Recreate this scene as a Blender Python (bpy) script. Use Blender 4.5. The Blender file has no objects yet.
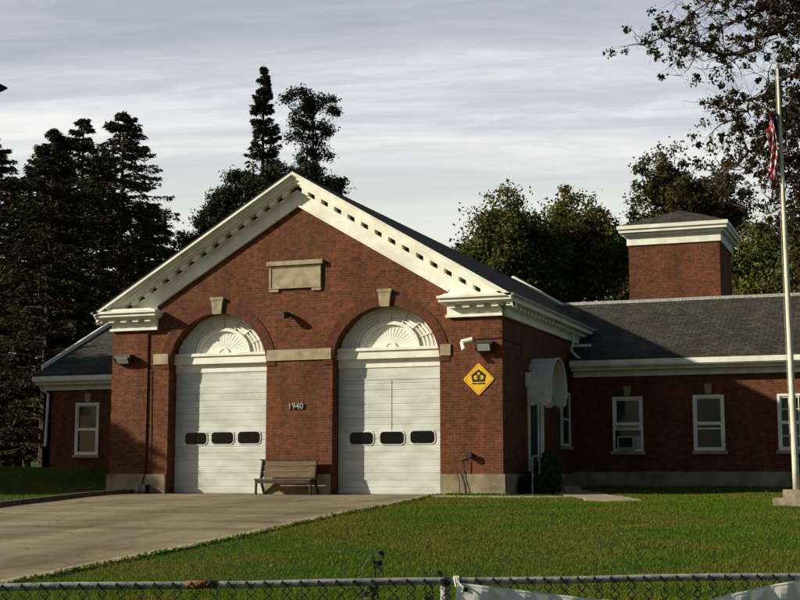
import bpy, math, random
import numpy as np
from mathutils import Vector
R=math.radians
S=bpy.context.scene; COL=S.collection
rng=np.random.default_rng(7); random.seed(7)

# ------------------------------------------------------------------ materials
def nd(nt,t,**k):
    n=nt.nodes.new(t)
    for a,b in k.items():
        if a in ('loc',): continue
        setattr(n,a,b)
    return n
def mat(name,base,rough=.7,var=.15,scale=3.,col2=None,bump=0.,bscale=40.,metal=0.,spec=.3,detail=5,coord='Object',stretch=(1,1,1),trans=0.,island=0.,lo=.35,hi=.65):
    m=bpy.data.materials.new(name); m.use_nodes=True; nt=m.node_tree; L=nt.links
    b=nt.nodes['Principled BSDF']; b.inputs['Roughness'].default_value=rough; b.inputs['Metallic'].default_value=metal
    b.inputs['Specular IOR Level'].default_value=spec
    tc=nd(nt,'ShaderNodeTexCoord'); mp=nd(nt,'ShaderNodeMapping'); mp.inputs['Scale'].default_value=stretch
    L.new(tc.outputs[coord],mp.inputs['Vector'])
    n=nd(nt,'ShaderNodeTexNoise'); n.inputs['Scale'].default_value=scale; n.inputs['Detail'].default_value=detail
    L.new(mp.outputs[0],n.inputs['Vector'])
    rp=nd(nt,'ShaderNodeValToRGB'); L.new(n.outputs['Fac'],rp.inputs[0])
    c=np.array(base); c2=np.array(col2) if col2 is not None else c*(1-var); c1=c if col2 is not None else c*(1+var)
    rp.color_ramp.elements[0].position=lo; rp.color_ramp.elements[1].position=hi
    rp.color_ramp.elements[0].color=(*c2,1); rp.color_ramp.elements[1].color=(*np.clip(c1,0,1),1)
    out=rp.outputs[0]
    if island>0:
        g=nd(nt,'ShaderNodeNewGeometry'); h=nd(nt,'ShaderNodeHueSaturation')
        mr=nd(nt,'ShaderNodeMapRange'); mr.inputs['To Min'].default_value=1-island; mr.inputs['To Max'].default_value=1+island
        L.new(g.outputs['Random Per Island'],mr.inputs['Value']); oi=nd(nt,'ShaderNodeObjectInfo'); om=nd(nt,'ShaderNodeMapRange'); om.inputs['To Min'].default_value=.8; om.inputs['To Max'].default_value=1.3; L.new(oi.outputs['Random'],om.inputs['Value']); pm=nd(nt,'ShaderNodeMath',operation='MULTIPLY'); L.new(mr.outputs[0],pm.inputs[0]); L.new(om.outputs[0],pm.inputs[1]); L.new(pm.outputs[0],h.inputs['Value']); L.new(out,h.inputs['Color'])
        mh=nd(nt,'ShaderNodeMapRange'); mh.inputs['To Min'].default_value=.5-.06*island; mh.inputs['To Max'].default_value=.5+.03*island
        L.new(g.outputs['Random Per Island'],mh.inputs['Value']); L.new(mh.outputs[0],h.inputs['Hue']); out=h.outputs[0]
    L.new(out,b.inputs['Base Color'])
    if bump>0:
        n2=nd(nt,'ShaderNodeTexNoise'); n2.inputs['Scale'].default_value=bscale; n2.inputs['Detail'].default_value=4
        L.new(mp.outputs[0],n2.inputs['Vector'])
        bp=nd(nt,'ShaderNodeBump'); bp.inputs['Strength'].default_value=bump; bp.inputs['Distance'].default_value=.02
        L.new(n2.outputs['Fac'],bp.inputs['Height']); L.new(bp.outputs[0],b.inputs['Normal'])
    if trans>0:
        tr=nd(nt,'ShaderNodeBsdfTranslucent'); L.new(out,tr.inputs['Color']); mx=nd(nt,'ShaderNodeMixShader'); mx.inputs[0].default_value=trans
        o=nt.nodes['Material Output']; L.new(b.outputs[0],mx.inputs[1]); L.new(tr.outputs[0],mx.inputs[2]); L.new(mx.outputs[0],o.inputs['Surface'])
    return m
def brickmat(name,c1,c2,mortar,bw=.215,rh=.075,ms=.011,dirt=(.10,.05,.035),dscale=.5,dirtamt=.35,bumpd=.006,rough=.85,offset=.5,low=None):
    m=bpy.data.materials.new(name); m.use_nodes=True; nt=m.node_tree; L=nt.links
    b=nt.nodes['Principled BSDF']; b.inputs['Roughness'].default_value=rough; b.inputs['Specular IOR Level'].default_value=.15
    uv=nd(nt,'ShaderNodeUVMap'); uv.uv_map='UVMap'
    br=nd(nt,'ShaderNodeTexBrick'); br.offset=offset
    br.inputs['Scale'].default_value=1; br.inputs['Brick Width'].default_value=bw; br.inputs['Row Height'].default_value=rh
    br.inputs['Mortar Size'].default_value=ms; br.inputs['Mortar Smooth'].default_value=.2
    br.inputs['Color1'].default_value=(*c1,1); br.inputs['Color2'].default_value=(*c2,1); br.inputs['Mortar'].default_value=(*mortar,1)
    L.new(uv.outputs[0],br.inputs['Vector'])
    n=nd(nt,'ShaderNodeTexNoise'); n.inputs['Scale'].default_value=dscale; n.inputs['Detail'].default_value=6; n.inputs['Roughness'].default_value=.65
    L.new(uv.outputs[0],n.inputs['Vector'])
    rp=nd(nt,'ShaderNodeValToRGB'); rp.color_ramp.elements[0].position=.42; rp.color_ramp.elements[1].position=.72
    rp.color_ramp.elements[0].color=(0,0,0,1); rp.color_ramp.elements[1].color=(dirtamt,)*3+(1,)
    L.new(n.outputs['Fac'],rp.inputs[0])
    mx=nd(nt,'ShaderNodeMix',data_type='RGBA'); L.new(rp.outputs[0],mx.inputs['Factor']); L.new(br.outputs['Color'],mx.inputs['A']); mx.inputs['B'].default_value=(*dirt,1)
    # small scale mottling so single bricks vary
    n3=nd(nt,'ShaderNodeTexNoise'); n3.inputs['Scale'].default_value=7; n3.inputs['Detail'].default_value=3; L.new(uv.outputs[0],n3.inputs['Vector'])
    mr=nd(nt,'ShaderNodeMapRange'); mr.inputs['From Min'].default_value=.3; mr.inputs['From Max'].default_value=.7; mr.inputs['To Min'].default_value=.72; mr.inputs['To Max'].default_value=1.25
    L.new(n3.outputs['Fac'],mr.inputs['Value'])
    h=nd(nt,'ShaderNodeHueSaturation'); L.new(mx.outputs['Result'],h.inputs['Color'])
    mps=nd(nt,'ShaderNodeMapping'); mps.inputs['Scale'].default_value=(1.1,.28,1); L.new(uv.outputs[0],mps.inputs[0])
    n4=nd(nt,'ShaderNodeTexNoise'); n4.inputs['Scale'].default_value=1.3; n4.inputs['Detail'].default_value=7; n4.inputs['Roughness'].default_value=.7; L.new(mps.outputs[0],n4.inputs['Vector'])
    m4=nd(nt,'ShaderNodeMapRange'); m4.inputs['From Min'].default_value=.35; m4.inputs['From Max'].default_value=.65; m4.inputs['To Min'].default_value=.70; m4.inputs['To Max'].default_value=1.15; L.new(n4.outputs['Fac'],m4.inputs['Value'])
    mm_=nd(nt,'ShaderNodeMath',operation='MULTIPLY'); L.new(mr.outputs[0],mm_.inputs[0]); L.new(m4.outputs[0],mm_.inputs[1]); L.new(mm_.outputs[0],h.inputs['Value'])
    L.new(h.outputs[0],b.inputs['Base Color'])
    bp=nd(nt,'ShaderNodeBump'); bp.invert=True; bp.inputs['Strength'].default_value=.7; bp.inputs['Distance'].default_value=bumpd
    L.new(br.outputs['Fac'],bp.inputs['Height']); L.new(bp.outputs[0],b.inputs['Normal'])
    return m
M={}
M['brick']=brickmat('brick',(.195,.050,.021),(.105,.027,.013),(.13,.078,.042),dirt=(.075,.035,.016),dirtamt=.5)
M['archbrick']=brickmat('arch_brick',(.145,.033,.015),(.085,.02,.010),(.10,.055,.032),bw=.30,rh=.075,offset=0)
M['slate']=brickmat('slate',(.074,.070,.056),(.036,.034,.028),(.012,.012,.010),bw=.34,rh=.2,ms=.012,dirt=(.055,.045,.028),dscale=.8,dirtamt=.6,bumpd=.012,rough=.8)
M['dslate']=brickmat('dark_shingle',(.048,.038,.032),(.026,.021,.018),(.015,.015,.015),bw=.34,rh=.2,ms=.012,dirt=(.06,.05,.05),bumpd=.012)
M['white']=mat('aged_white_paint',(.86,.845,.74),.55,.05,2.2,col2=(.70,.68,.56),bump=.08,bscale=25)
M['lunw']=mat('lunette_white',(.84,.83,.74),.55,.05,3,col2=(.74,.72,.62))
M['doorw']=mat('overhead_door_white',(.62,.64,.58),.38,.05,1.3,col2=(.47,.49,.44),spec=.4,stretch=(1,1,2.5),bump=.02,bscale=3)
M['stone']=mat('limestone',(.40,.34,.22),.9,.1,3.5,col2=(.26,.21,.13),bump=.25,bscale=30)
M['found']=mat('stone_foundation',(.33,.27,.17),.95,.1,2.2,col2=(.17,.135,.09),bump=.35,bscale=18)
M['glass']=mat('dark_glass',(.012,.013,.012),.08,.2,3,spec=.5)
M['blk']=mat('black_glass',(.006,.006,.006),.15,.1,3,spec=.2)
M['curtain']=mat('curtain',(.14,.135,.11),.9,.1,30,col2=(.07,.067,.055),stretch=(1,1,.05))
M['dark']=mat('dark_bronze',(.03,.022,.018),.6,.2,8)
M['black']=mat('black_paint',(.012,.012,.012),.6,.2,8)
M['lens']=mat('frosted_lens',(.35,.38,.33),.4,.05,8)
M['galv']=mat('galvanised',(.42,.42,.38),.6,.1,14,col2=(.22,.22,.20),metal=.1,bump=.05)
M['rust']=mat('rust',(.20,.085,.03),.9,.1,20,col2=(.09,.04,.02),bump=.2)
M['wire']=mat('chain_wire',(.035,.033,.03),.7,.2,20)
M['wood']=mat('bench_wood',(.17,.12,.065),.85,.1,6,col2=(.08,.052,.03),stretch=(.6,1,9),bump=.2,bscale=12)
M['wooddk']=mat('dark_wood',(.07,.045,.03),.85,.1,6,col2=(.035,.025,.018),bump=.2)
M['concrete']=mat('concrete',(.36,.31,.22),.95,.1,5,col2=(.22,.18,.12),bump=.25,bscale=30)
M['kerb']=mat('old_kerb',(.12,.085,.055),.95,.1,4,col2=(.05,.038,.026),bump=.3)
M['yellow']=mat('sign_yellow',(.75,.42,.015),.5,.04,6)
M['pole']=mat('pole_paint',(.72,.68,.55),.45,.05,3,col2=(.5,.46,.33),bump=.03)
M['banner']=mat('banner_vinyl',(.86,.86,.82),.6,.05,3,col2=(.70,.70,.66),bump=.3,bscale=5,trans=.15)
M['bark']=mat('bark',(.055,.04,.028),.95,.2,6,stretch=(1,1,.3),bump=.6,bscale=12)
M['conif']=mat('conifer_needles',(.028,.036,.012),.8,.1,.5,col2=(.05,.04,.016),island=.5,trans=.12,spec=.1)
M['pinef']=mat('pine_needles',(.026,.038,.014),.8,.1,.5,col2=(.04,.04,.017),island=.5,trans=.1,spec=.1)
M['leafg']=mat('green_leaves',(.055,.085,.012),.7,.1,.35,col2=(.10,.09,.022),island=.5,trans=.35,spec=.2)
M['leafd']=mat('olive_leaves',(.045,.055,.012),.7,.1,.35,col2=(.085,.062,.02),island=.5,trans=.3,spec=.2)
M['leafb']=mat('autumn_leaves',(.024,.032,.009),.75,.1,1.3,col2=(.055,.034,.012),island=.5,trans=.2,spec=.15)
M['shrub']=mat('shrub_green',(.028,.05,.014),.8,.1,5,col2=(.018,.03,.01),island=.4,trans=.1)
M['weed']=mat('weed_leaf',(.05,.055,.02),.8,.1,12,col2=(.03,.025,.015),trans=.2)
M['cream']=mat('canopy_canvas',(.78,.76,.66),.8,.05,4,col2=(.62,.60,.50),bump=.1)
M['acgrey']=mat('air_conditioner_beige',(.42,.40,.33),.5,.05,6)

# ------------------------------------------------------------------ mesh builder
class MB:
    def __init__(s): s.v=[]; s.f=[]; s.uv=[]; s.cuts=[0]
    def mark(s):
        if len(s.f)>s.cuts[-1]: s.cuts.append(len(s.f))
        return s
    def face(s,pts,uv=None):
        i=len(s.v); s.v+= [tuple(map(float,p)) for p in pts]; s.f.append(tuple(range(i,i+len(pts)))); s.uv.append(uv)
        return s
    def box(s,x0,x1,y0,y1,z0,z1):
        if x0>x1:x0,x1=x1,x0
        if y0>y1:y0,y1=y1,y0
        if z0>z1:z0,z1=z1,z0
        a=[(x0,y0,z0),(x1,y0,z0),(x1,y1,z0),(x0,y1,z0),(x0,y0,z1),(x1,y0,z1),(x1,y1,z1),(x0,y1,z1)]
        for q in ((0,1,5,4),(1,2,6,5),(2,3,7,6),(3,0,4,7),(4,5,6,7),(3,2,1,0)): s.face([a[k] for k in q])
        return s
    def prism(s,poly,y0,y1):      # poly in (x,z), extruded along y
        a=[(x,y0,z) for x,z in poly]; b=[(x,y1,z) for x,z in poly]
        s.face(a); s.face(b[::-1]); n=len(poly)
        for i in range(n): j=(i+1)%n; s.face([a[i],b[i],b[j],a[j]])
        return s
    def prismx(s,poly,x0,x1):     # poly in (y,z), extruded along x
        a=[(x0,y,z) for y,z in poly]; b=[(x1,y,z) for y,z in poly]
        s.face(a); s.face(b[::-1]); n=len(poly)
        for i in range(n): j=(i+1)%n; s.face([a[i],b[i],b[j],a[j]])
        return s
    def tube(s,pts,rad,n=8,cap=True):
        pts=[Vector(p) for p in pts]
        if not hasattr(rad,'__len__'): rad=[rad]*len(pts)
        rings=[]; ref=None
        for i,p in enumerate(pts):
            d=(pts[min(i+1,len(pts)-1)]-pts[max(i-1,0)]).normalized()
            if ref is None or abs(ref.dot(d))>.95:
                ref=Vector((0,0,1)) if abs(d.z)<.9 else Vector((1,0,0))
            a=d.cross(ref).normalized(); b=d.cross(a).normalized(); ref=-b if False else ref
            rings.append([p+(a*math.cos(t)+b*math.sin(t))*rad[i] for t in [2*math.pi*k/n for k in range(n)]])
        base=len(s.v)
        for r in rings: s.v+=[tuple(q) for q in r]
        for i in range(len(rings)-1):
            for k in range(n):
                k2=(k+1)%n
                s.f.append((base+i*n+k,base+i*n+k2,base+(i+1)*n+k2,base+(i+1)*n+k)); s.uv.append(None)
        if cap:
            s.f.append(tuple(base+k for k in range(n))[::-1]); s.uv.append(None)
            s.f.append(tuple(base+(len(rings)-1)*n+k for k in range(n))); s.uv.append(None)
        return s
    def parts(s,name,m,parent=None,bevel=0):     # one object per marked piece
        out=[]; c=s.cuts+[len(s.f)]
        for a,b in zip(c,c[1:]):
            if b<=a: continue
            q=MB()
            for f,uv in zip(s.f[a:b],s.uv[a:b]): q.face([s.v[i] for i in f],uv)
            out.append(q.build(name,m,parent,bevel))
        return out
    def build(s,name,m,parent=None,bevel=0,smooth=False):
        me=bpy.data.meshes.new(name); me.from_pydata(s.v,[],s.f); me.update()
        ul=me.uv_layers.new(name='UVMap')
        for p,uv in zip(me.polygons,s.uv):
            nx,ny,nz=[abs(c) for c in p.normal]
            for k,li in enumerate(p.loop_indices):
                if uv: ul.data[li].uv=uv[k]; continue
                x,y,z=me.vertices[me.loops[li].vertex_index].co
                if nz>.3: 
                    if ny>nx: ul.data[li].uv=(x,math.hypot(y,z) if nz<.98 else y)
                    else: ul.data[li].uv=(y,x/max(nz,.3) if nz<.98 else x)
                elif ny>nx: ul.data[li].uv=(x,z)
                else: ul.data[li].uv=(y,z)
            if smooth: p.use_smooth=True
        o=bpy.data.objects.new(name,me); COL.objects.link(o); me.materials.append(M[m] if isinstance(m,str) else m)
        if parent is not None: attach(o,parent)
        if bevel:
            b=o.modifiers.new('bevel','BEVEL'); b.width=bevel; b.segments=2; b.limit_method='ANGLE'
        return o
def attach(o,parent):
    o.parent=parent
    # parts are modelled in world coordinates
    w=Vector((0,0,0)); p=parent
    while p is not None: w+=p.location; p=p.parent
    o.location=o.location-w
def empty(name,loc): 
    o=bpy.data.objects.new(name,None); COL.objects.link(o); o.location=loc; o.empty_display_size=.2; return o
def tag(o,label=None,cat=None,group=None,kind=None):
    if label:o['label']=label
    if cat:o['category']=cat
    if group:o['group']=group
    if kind:o['kind']=kind
    return o
def origin(o,loc):      # move a mesh object's origin without moving it
    o.data.transform(__import__('mathutils').Matrix.Translation(-Vector(loc))); o.location=Vector(o.location)+Vector(loc); return o
def rawmesh(name,V,F,m,parent=None):   # numpy, F is (n,k)
    me=bpy.data.meshes.new(name); n=len(F); k=F.shape[1]
    me.vertices.add(len(V)); me.vertices.foreach_set('co',V.astype(np.float32).ravel())
    me.loops.add(n*k); me.loops.foreach_set('vertex_index',F.astype(np.int32).ravel())
    me.polygons.add(n); me.polygons.foreach_set('loop_start',np.arange(0,n*k,k,dtype=np.int32)); me.polygons.foreach_set('loop_total',np.full(n,k,dtype=np.int32))
    me.update(calc_edges=True); me.validate()
    o=bpy.data.objects.new(name,me); COL.objects.link(o); me.materials.append(M[m])
    if parent is not None: attach(o,parent)
    return o

# ------------------------------------------------------------------ camera
EZ=1.7; F=1370.; PITCH=math.atan(174/F); YAW=R(20.45)
cam=bpy.data.cameras.new('camera'); co=bpy.data.objects.new('camera',cam); COL.objects.link(co)
co.location=(0,0,EZ); co.rotation_euler=(math.pi/2+PITCH,0,YAW)
cam.sensor_width=36; cam.lens=F/800*36; cam.clip_start=.1; cam.clip_end=3000
S.camera=co
fw=np.array([-math.sin(YAW)*math.cos(PITCH),math.cos(YAW)*math.cos(PITCH),math.sin(PITCH)]); rt=np.array([math.cos(YAW),math.sin(YAW),0]); up=np.cross(rt,fw)
def ray(x,y): return fw+rt*(x-400)/F-up*(y-300)/F
def atY(x,y,Y): d=ray(x,y); return Vector(np.array([0,0,EZ])+d*(Y/d[1]))
def atT(x,y,t): return Vector(np.array([0,0,EZ])+ray(x,y)*t)

# ------------------------------------------------------------------ light + sky
sd=Vector((-1.8,-1.0,.92)).normalized()
sun=bpy.data.lights.new('sun','SUN'); sun.energy=5.0; sun.angle=R(.55); sun.color=(1,.94,.77)
so=bpy.data.objects.new('sun',sun); COL.objects.link(so); so.rotation_euler=(-sd).to_track_quat('-Z','Y').to_euler(); so.location=(-30,-10,40)
W=bpy.data.worlds.new('World'); S.world=W; W.use_nodes=True; nt=W.node_tree; L=nt.links
for n in list(nt.nodes): nt.nodes.remove(n)
out=nd(nt,'ShaderNodeOutputWorld'); sky=nd(nt,'ShaderNodeTexSky',sky_type='NISHITA'); sky.sun_disc=False
sky.sun_elevation=math.asin(sd.z); sky.sun_rotation=math.atan2(sd.x,sd.y)%(2*math.pi); sky.altitude=50; sky.dust_density=1.5
b1=nd(nt,'ShaderNodeBackground'); b1.inputs[1].default_value=.05; L.new(sky.outputs[0],b1.inputs[0])
tc=nd(nt,'ShaderNodeTexCoord'); sp=nd(nt,'ShaderNodeSeparateXYZ')
rot=nd(nt,'ShaderNodeVectorRotate',rotation_type='Z_AXIS'); rot.inputs['Angle'].default_value=-YAW+.12
L.new(tc.outputs['Generated'],rot.inputs[0]); L.new(rot.outputs[0],sp.inputs[0])
def mth(op,a,b=None,c=None):
    n=nd(nt,'ShaderNodeMath',operation=op)
    for i,v in enumerate((a,b,c)):
        if v is None: continue
        if isinstance(v,(int,float)): n.inputs[i].default_value=v
        else: L.new(v,n.inputs[i])
    return n.outputs[0]
zz=mth('ADD',mth('MAXIMUM',sp.outputs[2],0),.10)
u=mth('DIVIDE',sp.outputs[0],zz); v=mth('DIVIDE',sp.outputs[1],zz)
cb=nd(nt,'ShaderNodeCombineXYZ'); L.new(mth('MULTIPLY',u,.15),cb.inputs[0]); L.new(mth('MULTIPLY',v,1.0),cb.inputs[1])
n1=nd(nt,'ShaderNodeTexNoise'); n1.inputs['Scale'].default_value=2.6; n1.inputs['Detail'].default_value=5; n1.inputs['Roughness'].default_value=.5; n1.inputs['Distortion'].default_value=.35
L.new(cb.outputs[0],n1.inputs['Vector'])
n1b=nd(nt,'ShaderNodeTexNoise'); n1b.inputs['Scale'].default_value=9; n1b.inputs['Detail'].default_value=8; n1b.inputs['Roughness'].default_value=.68; n1b.inputs['Distortion'].default_value=.6
rt2=nd(nt,'ShaderNodeVectorRotate',rotation_type='Z_AXIS'); rt2.inputs['Angle'].default_value=.10; L.new(cb.outputs[0],rt2.inputs[0]); mpb=nd(nt,'ShaderNodeMapping'); mpb.inputs['Scale'].default_value=(2.2,1,1); L.new(rt2.outputs[0],mpb.inputs[0]); L.new(mpb.outputs[0],n1b.inputs['Vector'])
fac=mth('ADD',mth('MULTIPLY',n1.outputs['Fac'],.72),mth('MULTIPLY',n1b.outputs['Fac'],.28))
rp=nd(nt,'ShaderNodeValToRGB'); L.new(fac,rp.inputs[0])
e=rp.color_ramp.elements; e[0].position=.35; e[0].color=(.35,.38,.455,1); e[1].position=.63; e[1].color=(.76,.76,.75,1)
x=rp.color_ramp.elements.new(.5); x.color=(.50,.525,.57,1)
# lower sky: even pale overcast
lw=nd(nt,'ShaderNodeMapRange'); lw.inputs['From Min'].default_value=.27; lw.inputs['From Max'].default_value=.16; lw.inputs['To Min'].default_value=0; lw.inputs['To Max'].default_value=.92; lw.interpolation_type='SMOOTHSTEP'
L.new(sp.outputs[2],lw.inputs[0])
mx=nd(nt,'ShaderNodeMix',data_type='RGBA'); L.new(lw.outputs[0],mx.inputs['Factor']); L.new(rp.outputs[0],mx.inputs['A']); mx.inputs['B'].default_value=(.68,.69,.63,1)
b2=nd(nt,'ShaderNodeBackground'); b2.inputs[1].default_value=1.0; L.new(mx.outputs['Result'],b2.inputs[0])
# unseen cloud cover faded out overhead and behind the viewer to weaken sky fill
th=nd(nt,'ShaderNodeMapRange'); th.inputs['From Min'].default_value=.62; th.inputs['From Max'].default_value=.38; th.inputs['To Min'].default_value=.0; th.inputs['To Max'].default_value=.96
L.new(sp.outputs[2],th.inputs[0])
ms=nd(nt,'ShaderNodeMapRange'); ms.inputs['From Min'].default_value=.1; ms.inputs['From Max'].default_value=.7; ms.inputs['To Min'].default_value=.0; ms.inputs['To Max'].default_value=1
L.new(sp.outputs[1],ms.inputs[0])
mixs=nd(nt,'ShaderNodeMixShader'); L.new(mth('MULTIPLY',th.outputs[0],ms.outputs[0]),mixs.inputs[0]); L.new(b1.outputs[0],mixs.inputs[1]); L.new(b2.outputs[0],mixs.inputs[2]); L.new(mixs.outputs[0],out.inputs[0])
S.view_settings.view_transform='Standard'; S.view_settings.look='None'; S.view_settings.exposure=.33; S.view_settings.gamma=1; S.view_settings.use_curve_mapping=False
S.render.engine='CYCLES'

# ------------------------------------------------------------------ ground
def ss(a,b,t):
    t=np.clip((t-a)/(b-a),0,1); return t*t*(3-2*t)
def ter(x,y):
    x=np.asarray(x,float); y=np.asarray(y,float)
    z=ss(6,34,y)+.1*ss(30,37,y)+.2*ss(37,45,y)+.62*ss(-24,-29,x)*ss(34,44,y)+7*ss(80,125,y)*ss(-18,-45,x)
    return z
def bumps(x,y):
    return .018*np.sin(x*1.7+np.sin(y*.9)*2)*np.sin(y*1.3+x*.4)+.010*np.sin(x*4.1+y*1.1)*np.sin(y*3.7-x)
def lerp_tab(t,y): 
    ys=[a for a,b in t]; xs=[b for a,b in t]; return np.interp(y,ys,xs)
DL=[(2,-16),(14,-18),(24.3,-20.1),(28,-20.9),(35.2,-22.3),(37.2,-22.3)]
DR=[(2,-11.3),(15,-11.2),(22,-11.08),(30,-11.5),(33.8,-11.95),(35.3,-12.3),(37.2,-12.45)]
def grid(xs,ys,zf,name,m,uvm=False):
    X,Y=np.meshgrid(xs,ys); Z=zf(X,Y); V=np.stack([X,Y,Z],-1).reshape(-1,3); nx=len(xs); ny=len(ys)
    i=np.arange(nx-1)[None,:]+np.arange(ny-1)[:,None]*nx; i=i.ravel()
    return rawmesh(name,V,np.stack([i,i+1,i+1+nx,i+nx],-1),m)
def lawnz(x,y):
    z=ter(x,y)
    inner=(x>lerp_tab(DL,y)-.05)&(x<lerp_tab(DR,y)+.05)&(y<37.5)
    d=np.minimum(np.abs(x-lerp_tab(DL,y)),np.abs(x-lerp_tab(DR,y)))
    return np.where(inner,z-.05,z+bumps(x,y)*np.clip(d/1.0,0,1))
def lawnmat():
    m=bpy.data.materials.new('lawn_soil_and_grass'); m.use_nodes=True; nt=m.node_tree; L=nt.links; b=nt.nodes['Principled BSDF']; b.inputs['Roughness'].default_value=.95; b.inputs['Specular IOR Level'].default_value=.1
    tc=nd(nt,'ShaderNodeTexCoord')
    a=nd(nt,'ShaderNodeTexNoise'); a.inputs['Scale'].default_value=.55; a.inputs['Detail'].default_value=6
    c=nd(nt,'ShaderNodeTexNoise'); c.inputs['Scale'].default_value=9; c.inputs['Detail'].default_value=6
    for n in (a,c): L.new(tc.outputs['Object'],n.inputs['Vector'])
    r1=nd(nt,'ShaderNodeValToRGB'); r1.color_ramp.elements[0].position=.38; r1.color_ramp.elements[0].color=(.022,.055,.002,1); r1.color_ramp.elements[1].position=.7; r1.color_ramp.elements[1].color=(.08,.07,.012,1)
    r2=nd(nt,'ShaderNodeValToRGB'); r2.color_ramp.elements[0].position=.35; r2.color_ramp.elements[0].color=(.6,.6,.6,1); r2.color_ramp.elements[1].position=.7; r2.color_ramp.elements[1].color=(1.25,1.25,1.2,1)
    L.new(a.outputs[0],r1.inputs[0]); L.new(c.outputs[0],r2.inputs[0])
    mx=nd(nt,'ShaderNodeMix',data_type='RGBA',blend_type='MULTIPLY'); mx.inputs['Factor'].default_value=1; L.new(r1.outputs[0],mx.inputs['A']); L.new(r2.outputs[0],mx.inputs['B']); L.new(mx.outputs['Result'],b.inputs['Base Color'])
    bp=nd(nt,'ShaderNodeBump'); bp.inputs['Strength'].default_value=.8; bp.inputs['Distance'].default_value=.05; L.new(c.outputs[0],bp.inputs['Height']); L.new(bp.outputs[0],b.inputs['Normal'])
    return m
M['lawn']=lawnmat()
M['blade']=mat('grass_blades',(.064,.138,.008),.7,.1,.42,col2=(.125,.135,.018),island=.32,trans=.3,spec=.04,lo=.42,hi=.62)
xs=np.concatenate([np.linspace(-900,-60,12),np.arange(-55,-26,1.2),np.arange(-26,8,.22),np.linspace(8.4,40,14),np.linspace(60,900,10)])
ys=np.concatenate([np.linspace(-900,-30,8),np.linspace(-20,5,8),np.arange(6,48,.3),np.linspace(48.6,130,40),np.linspace(160,1500,9)])
tag(grid(xs,ys,lawnz,'lawn','lawn'),kind='structure')
# driveway with tan worn surface
def drivemat():
    m=bpy.data.materials.new('driveway_surface'); m.use_nodes=True; nt=m.node_tree; L=nt.links; b=nt.nodes['Principled BSDF']; b.inputs['Roughness'].default_value=.92; b.inputs['Specular IOR Level'].default_value=.2
    tc=nd(nt,'ShaderNodeTexCoord'); mp=nd(nt,'ShaderNodeMapping'); mp.inputs['Rotation'].default_value=(0,0,R(8)); mp.inputs['Scale'].default_value=(1,.22,1); L.new(tc.outputs['Object'],mp.inputs[0])
    def noise(sc,det,vec): 
        n=nd(nt,'ShaderNodeTexNoise'); n.inputs['Scale'].default_value=sc; n.inputs['Detail'].default_value=det; n.inputs['Roughness'].default_value=.6; L.new(vec,n.inputs['Vector']); return n.outputs['Fac']
    def ramp(f,p0,c0,p1,c1):
        r=nd(nt,'ShaderNodeValToRGB'); e=r.color_ramp.elements; e[0].position=p0; e[0].color=(*c0,1); e[1].position=p1; e[1].color=(*c1,1); L.new(f,r.inputs[0]); return r.outputs[0]
    def mul(a,bb):
        x=nd(nt,'ShaderNodeMix',data_type='RGBA',blend_type='MULTIPLY'); x.inputs['Factor'].default_value=1; L.new(a,x.inputs['A']); L.new(bb,x.inputs['B']); return x.outputs['Result']
    c=ramp(noise(.7,6,mp.outputs[0]),.3,(.135,.103,.058),.62,(.28,.225,.138))
    c=mul(c,ramp(noise(60,3,tc.outputs['Object']),.3,(.72,.72,.72),.7,(1.2,1.2,1.2)))
    # cracks
    vo=nd(nt,'ShaderNodeTexVoronoi',feature='DISTANCE_TO_EDGE'); vo.inputs['Scale'].default_value=.42
    dn=nd(nt,'ShaderNodeTexNoise'); dn.inputs['Scale'].default_value=2.; dn.inputs['Detail'].default_value=5; L.new(tc.outputs['Object'],dn.inputs['Vector'])
    va=nd(nt,'ShaderNodeVectorMath',operation='MULTIPLY_ADD'); L.new(dn.outputs['Color'],va.inputs[0]); va.inputs[1].default_value=(.8,.8,0); L.new(tc.outputs['Object'],va.inputs[2]); L.new(va.outputs[0],vo.inputs['Vector'])
    c=mul(c,ramp(vo.outputs['Distance'],.003,(.68,.66,.62),.012,(1,1,1)))
    # dark streaks across the drive, then round oil spots
    mp2=nd(nt,'ShaderNodeMapping'); mp2.inputs['Scale'].default_value=(.10,1.1,1); L.new(tc.outputs['Object'],mp2.inputs[0])
    c=mul(c,ramp(noise(1.,4,mp2.outputs[0]),.33,(.62,.6,.57),.55,(1.08,1.08,1.08)))
    vs=nd(nt,'ShaderNodeTexVoronoi'); vs.inputs['Scale'].default_value=.9; L.new(va.outputs[0],vs.inputs['Vector'])
    c=mul(c,ramp(vs.outputs['Distance'],.05,(.7,.68,.65),.15,(1,1,1)))
    jt=nd(nt,'ShaderNodeTexBrick'); jt.offset=0; jt.inputs['Scale'].default_value=1; jt.inputs['Brick Width'].default_value=5.05; jt.inputs['Row Height'].default_value=4.6; jt.inputs['Mortar Size'].default_value=.02
    L.new(tc.outputs['Object'],jt.inputs['Vector']); c=mul(c,ramp(jt.outputs['Fac'],.2,(1,1,1),.9,(.5,.48,.44)))
    L.new(c,b.inputs['Base Color'])
    bp=nd(nt,'ShaderNodeBump'); bp.inputs['Strength'].default_value=.5; bp.inputs['Distance'].default_value=.01; L.new(noise(90,3,tc.outputs['Object']),bp.inputs['Height']); L.new(bp.outputs[0],b.inputs['Normal'])
    return m
M['drive']=drivemat()
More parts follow.
